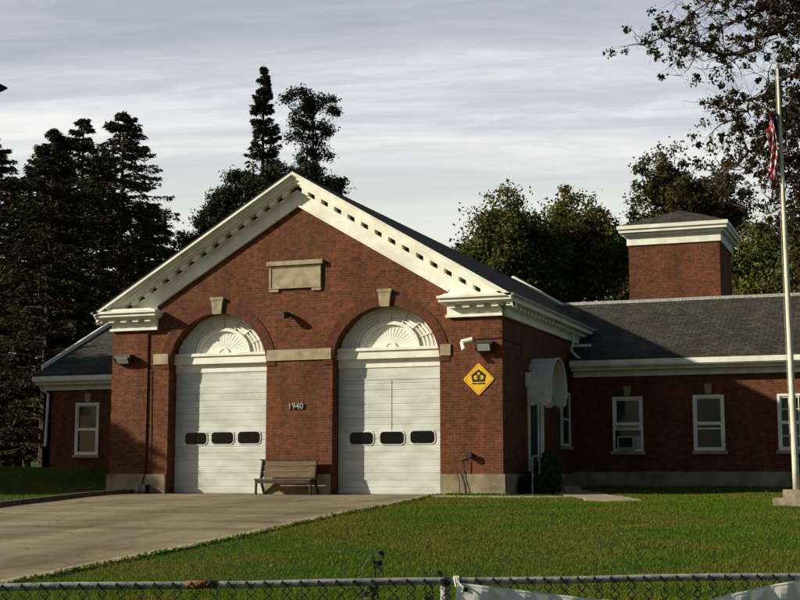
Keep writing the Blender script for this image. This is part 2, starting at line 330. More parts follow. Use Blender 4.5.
def strip(name,m,lf,rf,y0,y1,ny,nx,lift,side=.05):
    ys=np.linspace(y0,y1,ny); mb=MB()
    P=[[ (lf(y)+(rf(y)-lf(y))*k/nx, y) for k in range(nx+1)] for y in ys]
    z=lambda p: (p[0],p[1],float(ter(*p))+lift)
    for i in range(ny-1):
        for k in range(nx): mb.face([z(P[i][k]),z(P[i][k+1]),z(P[i+1][k+1]),z(P[i+1][k])])
        for k,s in ((0,1),(nx,-1)):
            a=z(P[i][k]); b=z(P[i+1][k]); a2=(a[0],a[1],a[2]-side-lift); b2=(b[0],b[1],b[2]-side-lift)
            mb.face([a,b,b2,a2] if s==1 else [b,a,a2,b2])
    return mb.build(name,m)
wig=lambda y: .05*math.sin(y*2.3)+.03*math.sin(y*5.1+1)
tag(strip('driveway','drive',lambda y: float(lerp_tab(DL,y)),lambda y: float(lerp_tab(DR,y))-.30,2,37.15,90,14,.012),kind='structure')
tag(strip('driveway_edge','concrete',lambda y: float(lerp_tab(DR,y))-.30,lambda y: float(lerp_tab(DR,y))+wig(y)*.6,2,36.9,160,1,.03),kind='structure')
tag(strip('kerb','kerb',lambda y: float(lerp_tab(DL,y))-.22,lambda y: float(lerp_tab(DL,y)),2,36.6,60,1,.13),kind='structure')
# narrow front footpath and the side path
mb=MB()
def slab(mb,pts,lift,t=.06):
    top=[(x,y,float(ter(x,y))+lift) for x,y in pts]; mb.face(top)
    n=len(pts)
    for i in range(n):
        j=(i+1)%n; a=top[i]; b=top[j]; mb.face([(a[0],a[1],a[2]-t),(b[0],b[1],b[2]-t),b,a])
for k in range(6):
    x0=-12.2+k*.72; slab(mb,[(x0,35.15-.03*k),(x0+.70,35.12-.03*k),(x0+.70,35.62-.03*k),(x0,35.65-.03*k)],.035)
tag(mb.build('footpath','concrete'),kind='structure')
mb=MB()
for k in range(6):
    y0=33.4+k*1.05; sh=-.42*k; slab(mb,[(-7.6+sh,y0),(-6.2+sh,y0-.1),(-6.2+sh-.3,y0+.98),(-7.6+sh-.3,y0+1.0)],.03+.002*(k%2))
tag(mb.build('side_path','concrete'),kind='structure')

# ------------------------------------------------------------------ fire station
fs=empty('fire_station',(-16.92,36.7,1.1))
tag(fs,'red brick fire station with white pediment, two overhead doors, side wings and square tower','building')
CX=-16.92; D=36.7; ZP=10.62; SL=.592
zr=lambda x: ZP-SL*abs(x-CX)
DOORS=[(-21.22,-17.92),(-15.80,-12.47)]; ZS=4.88; RA=1.655
def arch(c,x): return ZS+math.sqrt(max(RA*RA-(x-c)**2,0))
# front wall with arched openings
mb=MB(); XL,XR=-23.15,-10.68
brk=[XL,CX,XR]
for a,b in DOORS:
    c=(a+b)/2; brk+= [c-RA*math.cos(math.pi*k/40) for k in range(41)]
brk+=list(np.arange(XL,XR,.5)); brk=sorted(set(round(v,4) for v in brk))
for x0,x1 in zip(brk,brk[1:]):
    if x1-x0<1e-3: continue
    xm=(x0+x1)/2; b0=b1_=.9
    for a,b in DOORS:
        c=(a+b)/2
        if abs(xm-c)<RA: b0=arch(c,x0); b1_=arch(c,x1)
    mb.face([(x0,D,b0),(x1,D,b1_),(x1,D,zr(x1)-.3),(x0,D,zr(x0)-.3)])
for a,b in DOORS:      # brick reveals
    c=(a+b)/2; a=c-RA; b=c+RA
    mb.face([(a,D,.9),(a,D,ZS),(a,D+.6,ZS),(a,D+.6,.9)]); mb.face([(b,D,.9),(b,D+.6,.9),(b,D+.6,ZS),(b,D,ZS)])
    for k in range(40):
        t0=math.pi*k/40; t1=math.pi*(k+1)/40
        p=[(c-RA*math.cos(t),ZS+RA*math.sin(t)) for t in (t0,t1)]
        mb.face([(p[0][0],D,p[0][1]),(p[1][0],D,p[1][1]),(p[1][0],D+.6,p[1][1]),(p[0][0],D+.6,p[0][1])])
mb.build('front_wall','brick',fs)
# corner piers, side walls, back gable
mb=MB(); mb.box(-23.2,-21.95,D-.05,D+.1,1.68,6.12); mb.mark(); mb.box(-12.0,-10.63,D-.05,D+.1,1.68,6.12)
mb.parts('corner_pier','brick',fs)
mb=MB(); mb.box(-10.93,-10.63,D+.1,60,1.68,6.5); mb.mark(); mb.box(-23.2,-22.9,D+.1,60,1.68,6.5)
mb.parts('side_wall','brick',fs); mb=MB()
mb.prism([(-23.15,1.2),(-10.68,1.2),(-10.68,6.6),(CX,10.3),(-23.15,6.6)],59.7,60.0)
mb.build('back_gable','brick',fs)
mb=MB()
mb.box(-23.26,-21.95,D-.12,D+.1,.7,1.70); mb.mark()
for x0,x1 in ((-21.93,-21.24),(-17.90,-15.82),(-12.45,-11.98)): mb.box(x0,x1,D-.10,D+.3,.7,1.695); mb.mark()
mb.box(-11.97,-10.56,D-.12,D+.1,.7,1.70); mb.mark(); mb.box(-10.8,-10.57,D+.1,44.6,.7,1.70); mb.mark(); mb.box(-23.26,-23.1,D+.1,44.6,.7,1.70)
mb.parts('foundation','found',fs,bevel=.015)
# pediment
def slopepoly(s,u0,u1,t0,t1): return [(CX+s*u0,ZP-SL*u0+t0),(CX+s*u1,ZP-SL*u1+t0),(CX+s*u1,ZP-SL*u1+t1),(CX+s*u0,ZP-SL*u0+t1)]
U=6.72
mb=MB()
for s in (-1,1):
    P=[(CX,ZP+.01),(CX+s*(U+.05),zr(CX+U+.05)+.01),(CX+s*(U+.05),zr(CX+U+.05)-.01),(CX,ZP-.01)]
    mb.prism(P if s==1 else P[::-1],D-.56,60.25)
mb.build('main_roof','dslate',fs)
mb=MB(); bk=MB()
for s in (-1,1):
    mb.mark(); bk.mark()
    for (t0,t1,yf) in ((-.012,-.12,.54),(-.122,-.19,.45),(-.192,-.30,.38),(-.302,-.36,.32)):
        u0=0.0; mb.prism(slopepoly(s,u0,U-.02,t0,t1)[::(1 if s==1 else -1)],D-yf,D+.02)
    # dentil backing and raking frieze
    mb.prism(slopepoly(s,0,U-.42,-.502,-.55)[::s],D-.13,D+.02)
    ub=(ZP-.985-6.70)/SL; ut=(ZP-.552-6.70)/SL
    P=[(CX,ZP-.552),(CX+s*ut,6.70),(CX+s*4.72,6.70),(CX+s*4.72,ZP-SL*4.72-.985),(CX,ZP-.985)]
    mb.prism(P[::s],D-.065,D+.02)
    mb.prism(slopepoly(s,.02,4.72,-.93,-.99)[::s],D-.09,D+.02)
    # back rake board
    bk.prism(slopepoly(s,0,U+.06,.13,-.3)[::s],60.26,60.42)
rakes=mb.parts('raking_cornice','white',fs); bk.parts('back_rake_board','white',fs)
mb=MB()
for s,rake in ((-1,rakes[0]),(1,rakes[1])):
    mb=MB(); u=.22
    while u<U-.55:
        mb.prism(slopepoly(s,u,u+.2,-.362,-.50)[::s],D-.27,D-.002); u+=.425
    mb.build('dentil_row','white',rake)
for s in (-1,1):
    mb=MB(); dm=MB()
    f=lambda u: CX+s*u
    def bx(u0,u1,y0,y1,z0,z1): mb.box(f(u0),f(u1),y0,y1,z0,z1)
    bx(4.52,U,D-.54,D+.02,6.60,6.67); bx(4.56,U-.03,D-.48,D+.02,6.50,6.598); bx(4.62,U-.1,D-.40,D+.02,6.45,6.498)
    bx(4.70,6.30,D-.12,D+.02,6.09,6.448); bx(4.66,6.335,D-.16,D-.121,6.09,6.17)
    P=[(f(4.54),6.672),(f(U-.02),6.672),(f(U-.3),6.74),(f(4.75),6.74)]; mb.prism(P[::s],D-.45,D-.07)
    u=4.80
    while u<6.5: dm.box(f(u),f(u+.2),D-.34,D-.122,6.34,6.447); u+=.425
    ret=mb.build('cornice_return','white',fs,bevel=.008); dm.build('dentil_row','white',ret); mb=MB(); dm=MB()
    # eaves along the side
    X=lambda d: CX+s*(6.29+d)
    mb.box(X(0),X(.40),D-.0,59.9,6.46,6.58); mb.box(X(0),X(.45),D+.025,59.9,6.581,6.66)
    mb.box(X(0),X(.06),D+.11,59.9,6.09,6.458); mb.box(X(.061),X(.10),D+.11,59.9,6.09,6.18)
    y=D+.1
    while y<48: dm.box(X(.062),X(.25),y,y+.2,6.34,6.455); y+=.425
    ret=mb.build('side_cornice','white',fs,bevel=.008); dm.build('dentil_row','white',ret)
# gutter stub and downspout
mb=MB(); mb.box(-10.50,-9.85,44.36,44.5,5.87,5.96); mb.build('gutter_end','white',fs)
mb=MB(); mb.tube([(-10.42,44.35,6.3),(-10.42,44.35,6.02),(-10.5,44.4,5.75),(-10.25,44.28,5.5),(-10.1,44.2,5.42)],.05,8); mb.build('downspout','white',fs)
# roof edge flashing on the side eave (pale drip edge)
mb=MB(); mb.box(-10.2,-10.135,D-.56,60,6.60,6.66); mb.mark(); mb.box(-23.7,-23.635,D-.56,60,6.60,6.66); mb.parts('drip_edge','galv',fs)
# arch rings, keystones, belt course, plaque
for a,b in DOORS:
    c=(a+b)/2; mb=MB(); N=44
    for k in range(N):
        t0=math.pi*k/N; t1=math.pi*(k+1)/N; q=[]
        for (r,t) in ((RA-.001,t0),(RA+.30,t0),(RA+.30,t1),(RA-.001,t1)):
            q.append((c-r*math.cos(t),D-.022,ZS+r*math.sin(t)))
        uvs=[(0,t0*RA),(.3,t0*RA),(.3,t1*RA),(0,t1*RA)]
        mb.face(q,uvs)
        o0=q[1]; o1=q[2]; mb.face([o0,(o0[0],D,o0[2]),(o1[0],D,o1[2]),o1])
        o0=q[0]; o1=q[3]; mb.face([o1,(o1[0],D,o1[2]),(o0[0],D,o0[2]),o0])
    mb.build('brick_arch','archbrick',fs)
    mb=MB(); mb.prism([(c-.14,6.50),(c+.14,6.50),(c+.20,7.0),(c-.20,7.0)],D-.10,D+.02); mb.prism([(c-.22,6.92),(c+.22,6.92),(c+.22,7.01),(c-.22,7.01)],D-.115,D-.10)
    mb.build('keystone','stone',fs,bevel=.01)
mb=MB()
mb.box(-21.75,-21.235,D-.045,D+.01,5.03,5.35); mb.mark(); mb.box(-17.90,-15.82,D-.045,D+.01,5.03,5.35); mb.mark(); mb.box(-12.46,-12.15,D-.045,D+.01,5.03,5.35)
mb.parts('belt_course','stone',fs,bevel=.01)
mb=MB(); x0,x1=-17.84,-16.16
mb.prism([(x0,7.08),(x0+.3,7.08),(x0+.3,7.17),(x1-.3,7.17),(x1-.3,7.08),(x1,7.08),(x1,7.86),(x0,7.86)],D-.05,D+.01)
mb.box(x0-.07,x1+.07,D-.13,D+.01,7.862,7.99)
for q in ((x0,x0+.06,7.2,7.8),(x1-.06,x1,7.2,7.8)): mb.box(q[0],q[1],D-.07,D-.051,q[2],q[3])
mb.box(x0,x1,D-.07,D-.051,7.80,7.858); mb.box(x0,x1,D-.07,D-.051,7.172,7.2)
mb.build('plaque','stone',fs,bevel=.008)
# lunettes
YL=D+.44
for a,b in DOORS:
    c=(a+b)/2; mb=MB(); zb=5.33
    # back panel
    N=40; pts=[(c-(RA+.02)*math.cos(math.pi*k/N),ZS+(RA+.02)*math.sin(math.pi*k/N)) for k in range(N+1)]
    for p,q in zip(pts,pts[1:]): mb.face([(p[0],YL,ZS-.1),(q[0],YL,ZS-.1),(q[0],YL,q[1]),(p[0],YL,p[1])])
    cc=c; zc=zb
    def ring(r0,r1,y0,y1,t0=0,t1=math.pi,N=36,ell=.78):
        for k in range(N):
            a0=t0+(t1-t0)*k/N; a1=t0+(t1-t0)*(k+1)/N
            P=lambda r,t,y:(cc-r*math.cos(t),y,zc+r*math.sin(t)*ell)
            mb.face([P(r0,a0,y0),P(r1,a0,y0),P(r1,a1,y0),P(r0,a1,y0)])
            mb.face([P(r1,a0,y0),P(r1,a0,y1),P(r1,a1,y1),P(r1,a1,y0)])
            mb.face([P(r0,a1,y0),P(r0,a1,y1),P(r0,a0,y1),P(r0,a0,y0)])
    ring(.80,.92,YL-.10,YL,ell=.86); ring(.0,.795,YL-.015,YL,ell=.86)
    for j,r in enumerate((1.02,1.14,1.26,1.38,1.50)): ring(r,r+.055,YL-.035,YL,ell=.80-.005*j)
    ring(.14,.20,YL-.06,YL-.015,N=14,ell=1); ring(0,.139,YL-.035,YL-.015,N=14,ell=1)
    # fluted fan: triangular ridges
    for k in range(19):
        t=math.pi*(k+.5)/19; w=.030
        P=lambda r,tt,y:(cc-r*math.cos(tt),y,zc+r*math.sin(tt)*.86)
        ri,ro=.23,.74; m1=(P(ri,t,YL-.019)); m2=P(ro,t,YL-.027)
        for sg in (-1,1):
            e1=P(ri,t+sg*.02,YL-.016); e2=P(ro,t+sg*.062,YL-.016)
            mb.face([m1,e1,e2,m2] if sg==-1 else [m1,m2,e2,e1])
    # radial spokes of the outer fan
    for t in [math.pi*k/8 for k in range(1,8)]:
        P=lambda r,tt:(cc-r*math.cos(tt),zc+r*math.sin(tt)*.80)
        (xa,za),(xb,zb2)=P(.93,t),P(1.52,t); dx,dz=-(zb2-za),(xb-xa); l=math.hypot(dx,dz); dx*=.014/l; dz*=.014/l
        mb.prism([(xa-dx,za-dz),(xb-dx,zb2-dz),(xb+dx,zb2+dz),(xa+dx,za+dz)],YL-.05,YL)
    lun=mb.build('lunette','lunw',fs)
    mb=MB(); mb.box(c-RA+.004,c+RA-.004,D+.30,YL+.1,5.03,5.26); mb.box(c-RA+.004,c+RA-.004,D+.25,YL+.1,5.262,5.35)
    mb.build('lintel_board','white',fs,bevel=.008)
# overhead doors
YD=D+.46
def roundrect(cx_,cz,w,h,r,n=6):
    P=[]
    for sx,sz,a0 in ((1,1,0),(-1,1,90),(-1,-1,180),(1,-1,270)):
        for k in range(n+1):
            a=R(a0+90*k/n); P.append((cx_+sx*(w/2-r)+r*math.cos(a),cz+sz*(h/2-r)+r*math.sin(a)))
    return P
for di,(a,b) in enumerate(DOORS):
    c=(a+b)/2; x0,x1=c-RA+.01,c+RA-.01; mb=MB(); z=1.115; k=0; ztop=4.42 if di else 4.80
    while z<ztop-.01:
        h=.20; g=.012 if k%3 else .022
        z1=min(z+h,ztop)
        mb.prismx([(YD+.05,z),(YD+.012,z),(YD,z+g),(YD,z1-g),(YD+.012,z1),(YD+.05,z1)][::-1],x0,x1); z=z1; k+=1
    if di: mb.box(x0,x1,YD-.012,YD+.05,4.422,4.47); mb.box(x0,x1,YD+.008,YD+.05,4.471,5.04)
    else: mb.box(x0,x1,YD+.008,YD+.05,4.80,5.04)
    dr=mb.build('garage_door','doorw',fs)
    dr['label']='white overhead door with a plain top panel and centre seam' if di else 'white overhead door in shade behind the bench end'
    pix=[(361.5,438.3),(392,437.8),(422.5,437)] if di else [(196,438.5),(222.5,438),(249,437.5)]
    for px,py in pix:
        p=atY(px,py,YD); fr=MB(); fr.prism(roundrect(p.x,p.z,.80,.42,.13)[::-1],YD-.018,YD-.001); fo=fr.build('window_surround','doorw',dr)
        g=MB(); g.prism(roundrect(p.x,p.z,.72,.35,.11)[::-1],YD-.026,YD-.0185); g.build('door_window','blk',dr)
    s=MB(); s.box(x0,x1,YD-.02,YD+.02,1.09,1.114); s.build('bottom_seal','black',dr)
    if di:
        s=MB(); s.box(c+.02,c+.035,YD-.003,YD,2.95,4.41); s.build('centre_seam','dark',dr)
# dark backing behind the door gap
mb=MB(); 
for a,b in DOORS: mb.mark(); mb.box(a,b,YD+.051,YD+.12,.95,5.1)
mb.parts('door_backing','black',fs)

# ---------------- wings
Yw=44.7; ZE=5.37; YR=49.6; ZRG=7.90
WIN=[(-9.21,-8.22,2.44,4.21),(-6.60,-5.61,2.44,4.22),(-3.97,-2.96,2.44,4.21),(-1.3,-.3,2.44,4.21),(-29.83,-28.80,2.42,4.38)]
def holed(mb,x0,x1,z0,z1,Y,dep=.14):
    hs=sorted(w for w in WIN if x0<w[0]<x1); x=x0
    for a,b,c,d in hs:
        a+=.015;b-=.015;c+=.015;d-=.015
        mb.face([(x,Y,z0),(a,Y,z0),(a,Y,z1),(x,Y,z1)]); mb.face([(a,Y,z0),(b,Y,z0),(b,Y,c),(a,Y,c)]); mb.face([(a,Y,d),(b,Y,d),(b,Y,z1),(a,Y,z1)]); x=b
        mb.face([(a,Y,c),(a,Y,d),(a,Y+dep,d),(a,Y+dep,c)]); mb.face([(b,Y,c),(b,Y+dep,c),(b,Y+dep,d),(b,Y,d)]); mb.face([(a,Y,d),(b,Y,d),(b,Y+dep,d),(a,Y+dep,d)]); mb.face([(a,Y,c),(a,Y+dep,c),(b,Y+dep,c),(b,Y,c)])
    mb.face([(x,Y,z0),(x1,Y,z0),(x1,Y,z1),(x,Y,z1)])
mb=MB(); holed(mb,-10.62,7.5,1.74,5.2,Yw); mb.prismx([(Yw,1.2),(54.4,1.2),(54.4,5.2),(YR,7.65),(Yw,5.2)],7.2,7.5); mb.box(-10.6,7.2,54.1,54.4,1.2,5.2); mb.mark(); holed(mb,-31.25,-23.21,1.2,5.2,Yw); mb.box(-30.95,-23.3,54.1,54.4,1.2,5.2)
mb.prismx([(Yw,1.2),(54.4,1.2),(54.4,5.2),(YR,7.65),(Yw,5.2)],-31.25,-30.95)
mb.parts('wing_wall','brick',fs)
mb=MB(); mb.box(-10.56,7.6,Yw-.09,Yw+.1,.9,1.77); mb.box(-10.56,7.6,Yw-.12,Yw-.091,.9,1.72); mb.build('wing_foundation','found',fs,bevel=.01)
def wingroof(x0,x1,cut=None):
    mb=MB(); sl=(ZRG-ZE)/(YR-44.2); t=.07
    zE=ZE+.02
    mb.prismx([(44.16,zE),(44.16,zE+.07),(YR,ZRG+.05),(2*YR-44.16,zE+.07),(2*YR-44.16,zE),(YR,ZRG-.02)][::-1],x0,x1); return mb
wingroof(-12.4,7.8).build('wing_roof','slate',fs); wingroof(-31.42,-21.4).build('wing_roof','slate',fs)
mb=MB()
for x0,x1 in ((-11.95,7.8),(-31.42,-21.9)):
    n=int((x1-x0)/2.4)+1; mb.mark()
    for k in range(n): 
        a=x0+(x1-x0)*k/n; b=x0+(x1-x0)*(k+1)/n-.01; dz=random.uniform(-.006,.008)
        mb.prismx([(YR-.14,ZRG+.0+dz),(YR-.13,ZRG+.09+dz),(YR,ZRG+.13+dz),(YR+.13,ZRG+.09+dz),(YR+.14,ZRG+dz)][::-1],a,b)
mb.parts('ridge_cap','galv',fs)
mb=MB()
for x0,x1 in ((-10.5,7.8),(-31.45,-23.3)):
    mb.mark(); mb.box(x0,x1,44.1,44.2,5.22,5.39); mb.box(x0,x1,44.14,Yw,5.18,5.22); mb.box(x0,x1,44.32,Yw,5.075,5.178)
    mb.box(x0+.2*(x0<-20),x1,Yw-.06,Yw+.0,4.88,5.073); mb.box(x0+.2*(x0<-20),x1,Yw-.10,Yw-.061,4.88,4.94)
# left gable rake
mb.mark()
s=(ZRG-ZE)/(YR-44.2)
mb.prismx([(44.75,ZE+.12),(44.75,ZE+.50),(YR,ZRG+.24),(54.9,ZE+.2),(54.9,ZE-.12),(YR,ZRG-.10)][::-1],-31.52,-31.425)
mb.parts('wing_cornice','white',fs,bevel=.006)
mb=MB(); mb.tube([(-31.2,44.25,5.1),(-31.2,44.4,4.9),(-31.05,44.62,4.75),(-31.12,44.62,2.75)],.055,8); mb.build('downspout','white',fs)
# vent pipe on the ridge
mb=MB(); p=atY(754,296,YR+.6); mb.tube([(p.x,YR+.6,7.3),(p.x,YR+.6,8.02)],.05,8); mb.tube([(p.x,YR+.6,8.02),(p.x,YR+.6,8.1)],.075,8); mb.build('vent_pipe','galv',fs)
# windows
def window(xl,xr,zb,zt,Y=Yw,kind='plain',key=True,label=None):
    mb=MB(); w=.075; fy0=Y-.05; 
    mb.box(xl,xl+w,fy0,Y+.06,zb,zt); mb.box(xr-w,xr,fy0,Y+.06,zb,zt); mb.box(xl+w,xr-w,fy0,Y+.06,zt-w,zt); mb.box(xl+w,xr-w,fy0,Y+.06,zb,zb+w*.8)
    o=mb.build('window','white',fs,bevel=.006)
    if label:o['label']=label
    zm=(zb+zt)/2-.02; sb=MB(); i0,i1=xl+w,xr-w; ys=Y-.02
    def sash(z0,z1,y): 
        sb.box(i0,i0+.05,y,y+.03,z0,z1); sb.box(i1-.05,i1,y,y+.03,z0,z1); sb.box(i0+.05,i1-.05,y,y+.03,z1-.05,z1); sb.box(i0+.05,i1-.05,y,y+.03,z0,z0+.05)
    if kind=='ac':
        sash(zm+.02,zt-w,ys+.005); sash(zm-.18,zm+.02,ys-.03); sb.box(i0+.05,i1-.05,ys-.02,ys,zm-.1,zm-.075)
    elif kind=='grid':
        sash(zm,zt-w,ys+.005); sash(zb+w*.8,zm,ys-.025)
        for k in (1,2): x=i0+(i1-i0)*k/3; sb.box(x-.014,x+.014,ys-.015,ys+.02,zb+w,zt-w)
        for z in (zb+.45,zm+.42): sb.box(i0+.05,i1-.05,ys-.012,ys+.018,z-.014,z+.014)
    else:
        sash(zm,zt-w,ys+.005); sash(zb+w*.8,zm,ys-.025); 
        if kind=='bar': sb.box(i0+.05,i1-.05,ys-.05,ys-.026,zm-.19,zm-.15)
    sb.build('sash','white',o)
    g=MB(); g.face([(i0,Y+.012,zb+w),(i1,Y+.012,zb+w),(i1,Y+.012,zt-w),(i0,Y+.012,zt-w)])
    g.build('pane',GL,o)
    cu=MB(); n=40; zc0=zb+.05 if kind!='ac' else zm
    for k in range(n):
        xa=i0+(i1-i0)*k/n; xb=i0+(i1-i0)*(k+1)/n; ya=Y+.09+.025*math.sin(k*1.3); yb=Y+.09+.025*math.sin((k+1)*1.3)
        cu.face([(xa,ya,zc0),(xb,yb,zc0),(xb,yb,zt-.05),(xa,ya,zt-.05)])
    cu.build('curtain','curtain',o)
    s=MB(); s.box(xl-.07,xr+.07,Y-.12,Y+.02,zb-.11,zb-.004); s.build('sill','stone',o,bevel=.008)
    if key:
        c=(xl+xr)/2; s=MB(); s.prism([(c-.085,zt+.03),(c+.085,zt+.03),(c+.125,zt+.36),(c-.125,zt+.36)],Y-.05,Y+.01); s.build('keystone','stone',o,bevel=.006)
    return o
def glassmat():
    m=bpy.data.materials.new('window_glass'); m.use_nodes=True; nt=m.node_tree; b=nt.nodes['Principled BSDF']; nt.nodes.remove(b)
    g=nd(nt,'ShaderNodeBsdfGlossy'); g.inputs['Roughness'].default_value=.06; g.inputs['Color'].default_value=(.8,.85,.8,1)
    t=nd(nt,'ShaderNodeBsdfTransparent'); t.inputs['Color'].default_value=(.7,.74,.7,1); f=nd(nt,'ShaderNodeFresnel'); f.inputs['IOR'].default_value=1.45
    mx=nd(nt,'ShaderNodeMixShader'); nt.links.new(f.outputs[0],mx.inputs[0]); nt.links.new(t.outputs[0],mx.inputs[1]); nt.links.new(g.outputs[0],mx.inputs[2]); nt.links.new(mx.outputs[0],nt.nodes['Material Output'].inputs[0]); return m
GL=glassmat()
window(-9.21,-8.22,2.44,4.21,kind='ac',label='white sash window holding an air conditioner')
window(-6.60,-5.61,2.44,4.22,kind='bar'); window(-3.97,-2.96,2.44,4.21,kind='grid',key=False,label='white window with small panes behind the flagpole'); window(-1.3,-.3,2.44,4.21)
window(-29.83,-28.80,2.42,4.46-.08)
# air conditioner in the first wing window
ac=empty('air_conditioner',(-8.75,44.5,2.5)); tag(ac,'beige window air conditioner sitting in the lower sash of the wing window','air conditioner')
mb=MB(); mb.box(-9.02,-8.48,44.42,44.9,2.51,2.92); mb.build('housing','acgrey',ac,bevel=.015)
mb=MB(); mb.box(-8.97,-8.53,44.405,44.42,2.56,2.87); mb.build('grille','black',ac)
mb=MB(); mb.box(-8.47,-8.30,44.66,44.70,2.5,2.93); mb.build('side_panel','acgrey',ac)
# side wall window, door, hood
o=MB(); y0,y1,z0,z1=43.3,44.45,2.6,4.35
o.box(-10.63,-10.56,y0,y0+.09,z0,z1); o.box(-10.63,-10.56,y1-.09,y1,z0,z1); o.box(-10.63,-10.56,y0+.09,y1-.09,z1-.09,z1); o.box(-10.63,-10.56,y0+.09,y1-.09,z0,z0+.08); o.box(-10.63,-10.575,y0+.09,y1-.09,3.44,3.5)
sw=o.build('window','white',fs); s=MB(); s.box(-10.63,-10.48,y0-.07,y1+.07,z0-.11,z0-.005); s.build('sill','stone',sw)
s=MB(); s.box(-10.63,-10.60,y0+.09,y1-.09,z0+.08,z1-.09); s.build('pane','glass',sw)
o=MB(); o.box(-10.63,-10.58,40.28,40.42,1.35,3.95); o.box(-10.63,-10.56,40.58,40.95,1.35,3.95); o.box(-10.63,-10.58,39.3,39.40,1.35,3.95)
dd=o.build('door_casing','white',fs); s=MB(); s.box(-10.63,-10.60,39.40,40.28,1.35,3.9); s.build('side_door','dark',dd); s=MB(); s.box(-10.63,-10.60,40.42,40.58,1.5,3.9); s.build('sidelight','glass',dd)
# hood
mb=MB(); cy_,Rr,zs=40.15,.93,4.22; Xa,Xb=-10.62,-9.88; N=24
prof=[(cy_-Rr,3.98)]+[(cy_-Rr*math.cos(math.pi*k/N),zs+Rr*math.sin(math.pi*k/N)) for k in range(N+1)]+[(cy_+Rr,3.98)]
inn=[(cy_-(Rr-.03)*(1 if i>-1 else 1)*((cy_-p[0])/Rr),zs+(p[1]-zs)*(Rr-.03)/Rr if p[1]>zs else p[1]) for i,p in enumerate(prof)]
for a_,b_ in zip(range(len(prof)-1),range(1,len(prof))):
    p,q=prof[a_],prof[b_]; pi_,qi=inn[a_],inn[b_]
    mb.face([(Xa,p[0],p[1]),(Xb,p[0],p[1]),(Xb,q[0],q[1]),(Xa,q[0],q[1])]); mb.face([(Xa,qi[0],qi[1]),(Xb,qi[0],qi[1]),(Xb,pi_[0],pi_[1]),(Xa,pi_[0],pi_[1])])
    mb.face([(Xb,p[0],p[1]),(Xb,pi_[0],pi_[1]),(Xb,qi[0],qi[1]),(Xb,q[0],q[1])])
hood=mb.build('door_hood','cream',fs,smooth=False)
mb=MB()
def valance(p0,p1,n,zt,zb,amp):
    for k in range(n*8):
        t0=k/(n*8); t1=(k+1)/(n*8)
        P=lambda t:(p0[0]+(p1[0]-p0[0])*t,p0[1]+(p1[1]-p0[1])*t)
        zf=lambda t: zb-amp*abs(math.sin(math.pi*t*n))
        a=P(t0);b=P(t1); mb.face([(a[0],a[1],zf(t0)),(b[0],b[1],zf(t1)),(b[0],b[1],zt),(a[0],a[1],zt)])
for dx in (0,.012):
    valance((Xa,cy_-Rr-dx),(Xb,cy_-Rr-dx),2,3.985,3.80,.10); valance((Xa,cy_+Rr+dx),(Xb,cy_+Rr+dx),2,3.985,3.80,.10)
mb.build('valance','cream',hood)
mb=MB(); mb.tube([(Xb,p[0],p[1]) for p in prof],.022,6); mb.tube([(Xb,cy_-Rr,3.985),(Xa,cy_-Rr,3.985)],.018,6); mb.build('hood_rim','cream',hood)
# tower
tx0,tx1,ty0,ty1=-10.05,-6.58,52.4,56.0
mb=MB(); mb.box(tx0,tx1,ty0,ty1,1.2,10.58); tw=mb.build('tower','brick',fs)
mb=MB()
mb.box(tx0-.06,tx1+.06,ty0-.06,ty1+.06,10.5,10.80); mb.box(tx0-.1,tx1+.1,ty0-.1,ty1+.1,10.801,10.86)
mb.box(tx0-.32,tx1+.32,ty0-.32,ty1+.32,10.97,11.10); mb.box(tx0-.38,tx1+.38,ty0-.38,ty1+.38,11.101,11.24); mb.box(tx0-.2,tx1+.2,ty0-.2,ty1+.2,10.861,10.969)
mb.build('tower_cornice','white',tw,bevel=.01)
mb=MB(); c=((tx0+tx1)/2,(ty0+ty1)/2,12.12); k=[(tx0-.36,ty0-.36,11.245),(tx1+.36,ty0-.36,11.245),(tx1+.36,ty1+.36,11.245),(tx0-.36,ty1+.36,11.245)]
for i in range(4): mb.face([k[i],k[(i+1)%4],c])
mb.build('tower_roof','slate',tw)
# stoop
mb=MB(); mb.box(-10.55,-9.5,39.2,41.2,.9,1.34); mb.box(-9.5,-9.15,39.4,41.0,.9,1.23); mb.build('stoop','concrete',fs,bevel=.015)

# ------------------------------------------------------------------ wall-mounted things
def thing(name,loc,label,cat,group=None): o=empty(name,loc); return tag(o,label,cat,group)
# wall pack light left
t=thing('wall_light',(-22.7,D-.05,5.2),'dark bronze box light high on the left corner pier','light')
mb=MB(); mb.prismx([(D-.05,5.08),(D-.05,5.34),(D-.30,5.34),(D-.34,5.24),(D-.22,5.08)],-22.98,-22.42); mb.build('housing','dark',t,bevel=.01)
mb=MB(); mb.prismx([(D-.225,5.075),(D-.345,5.235),(D-.355,5.225),(D-.235,5.068)],-22.9,-22.5); mb.build('lens','lens',t)
# bullet light centre
t=thing('spotlight',(-17.12,D,6.33),'small dark spotlight on the brick between the two arches','light')
mb=MB(); mb.tube([(-17.12,D,6.36),(-17.12,D-.12,6.38)],.035,8); mb.tube([(-17.12,D-.01,6.36),(-17.12,D-.02,6.36)],.08,12); mb.build('bracket','dark',t)
mb=MB(); mb.tube([(-17.12,D-.08,6.37),(-17.17,D-.2,6.36),(-17.26,D-.34,6.34)],[.06,.10,.11],14); mb.build('lamp_head','dark',t)
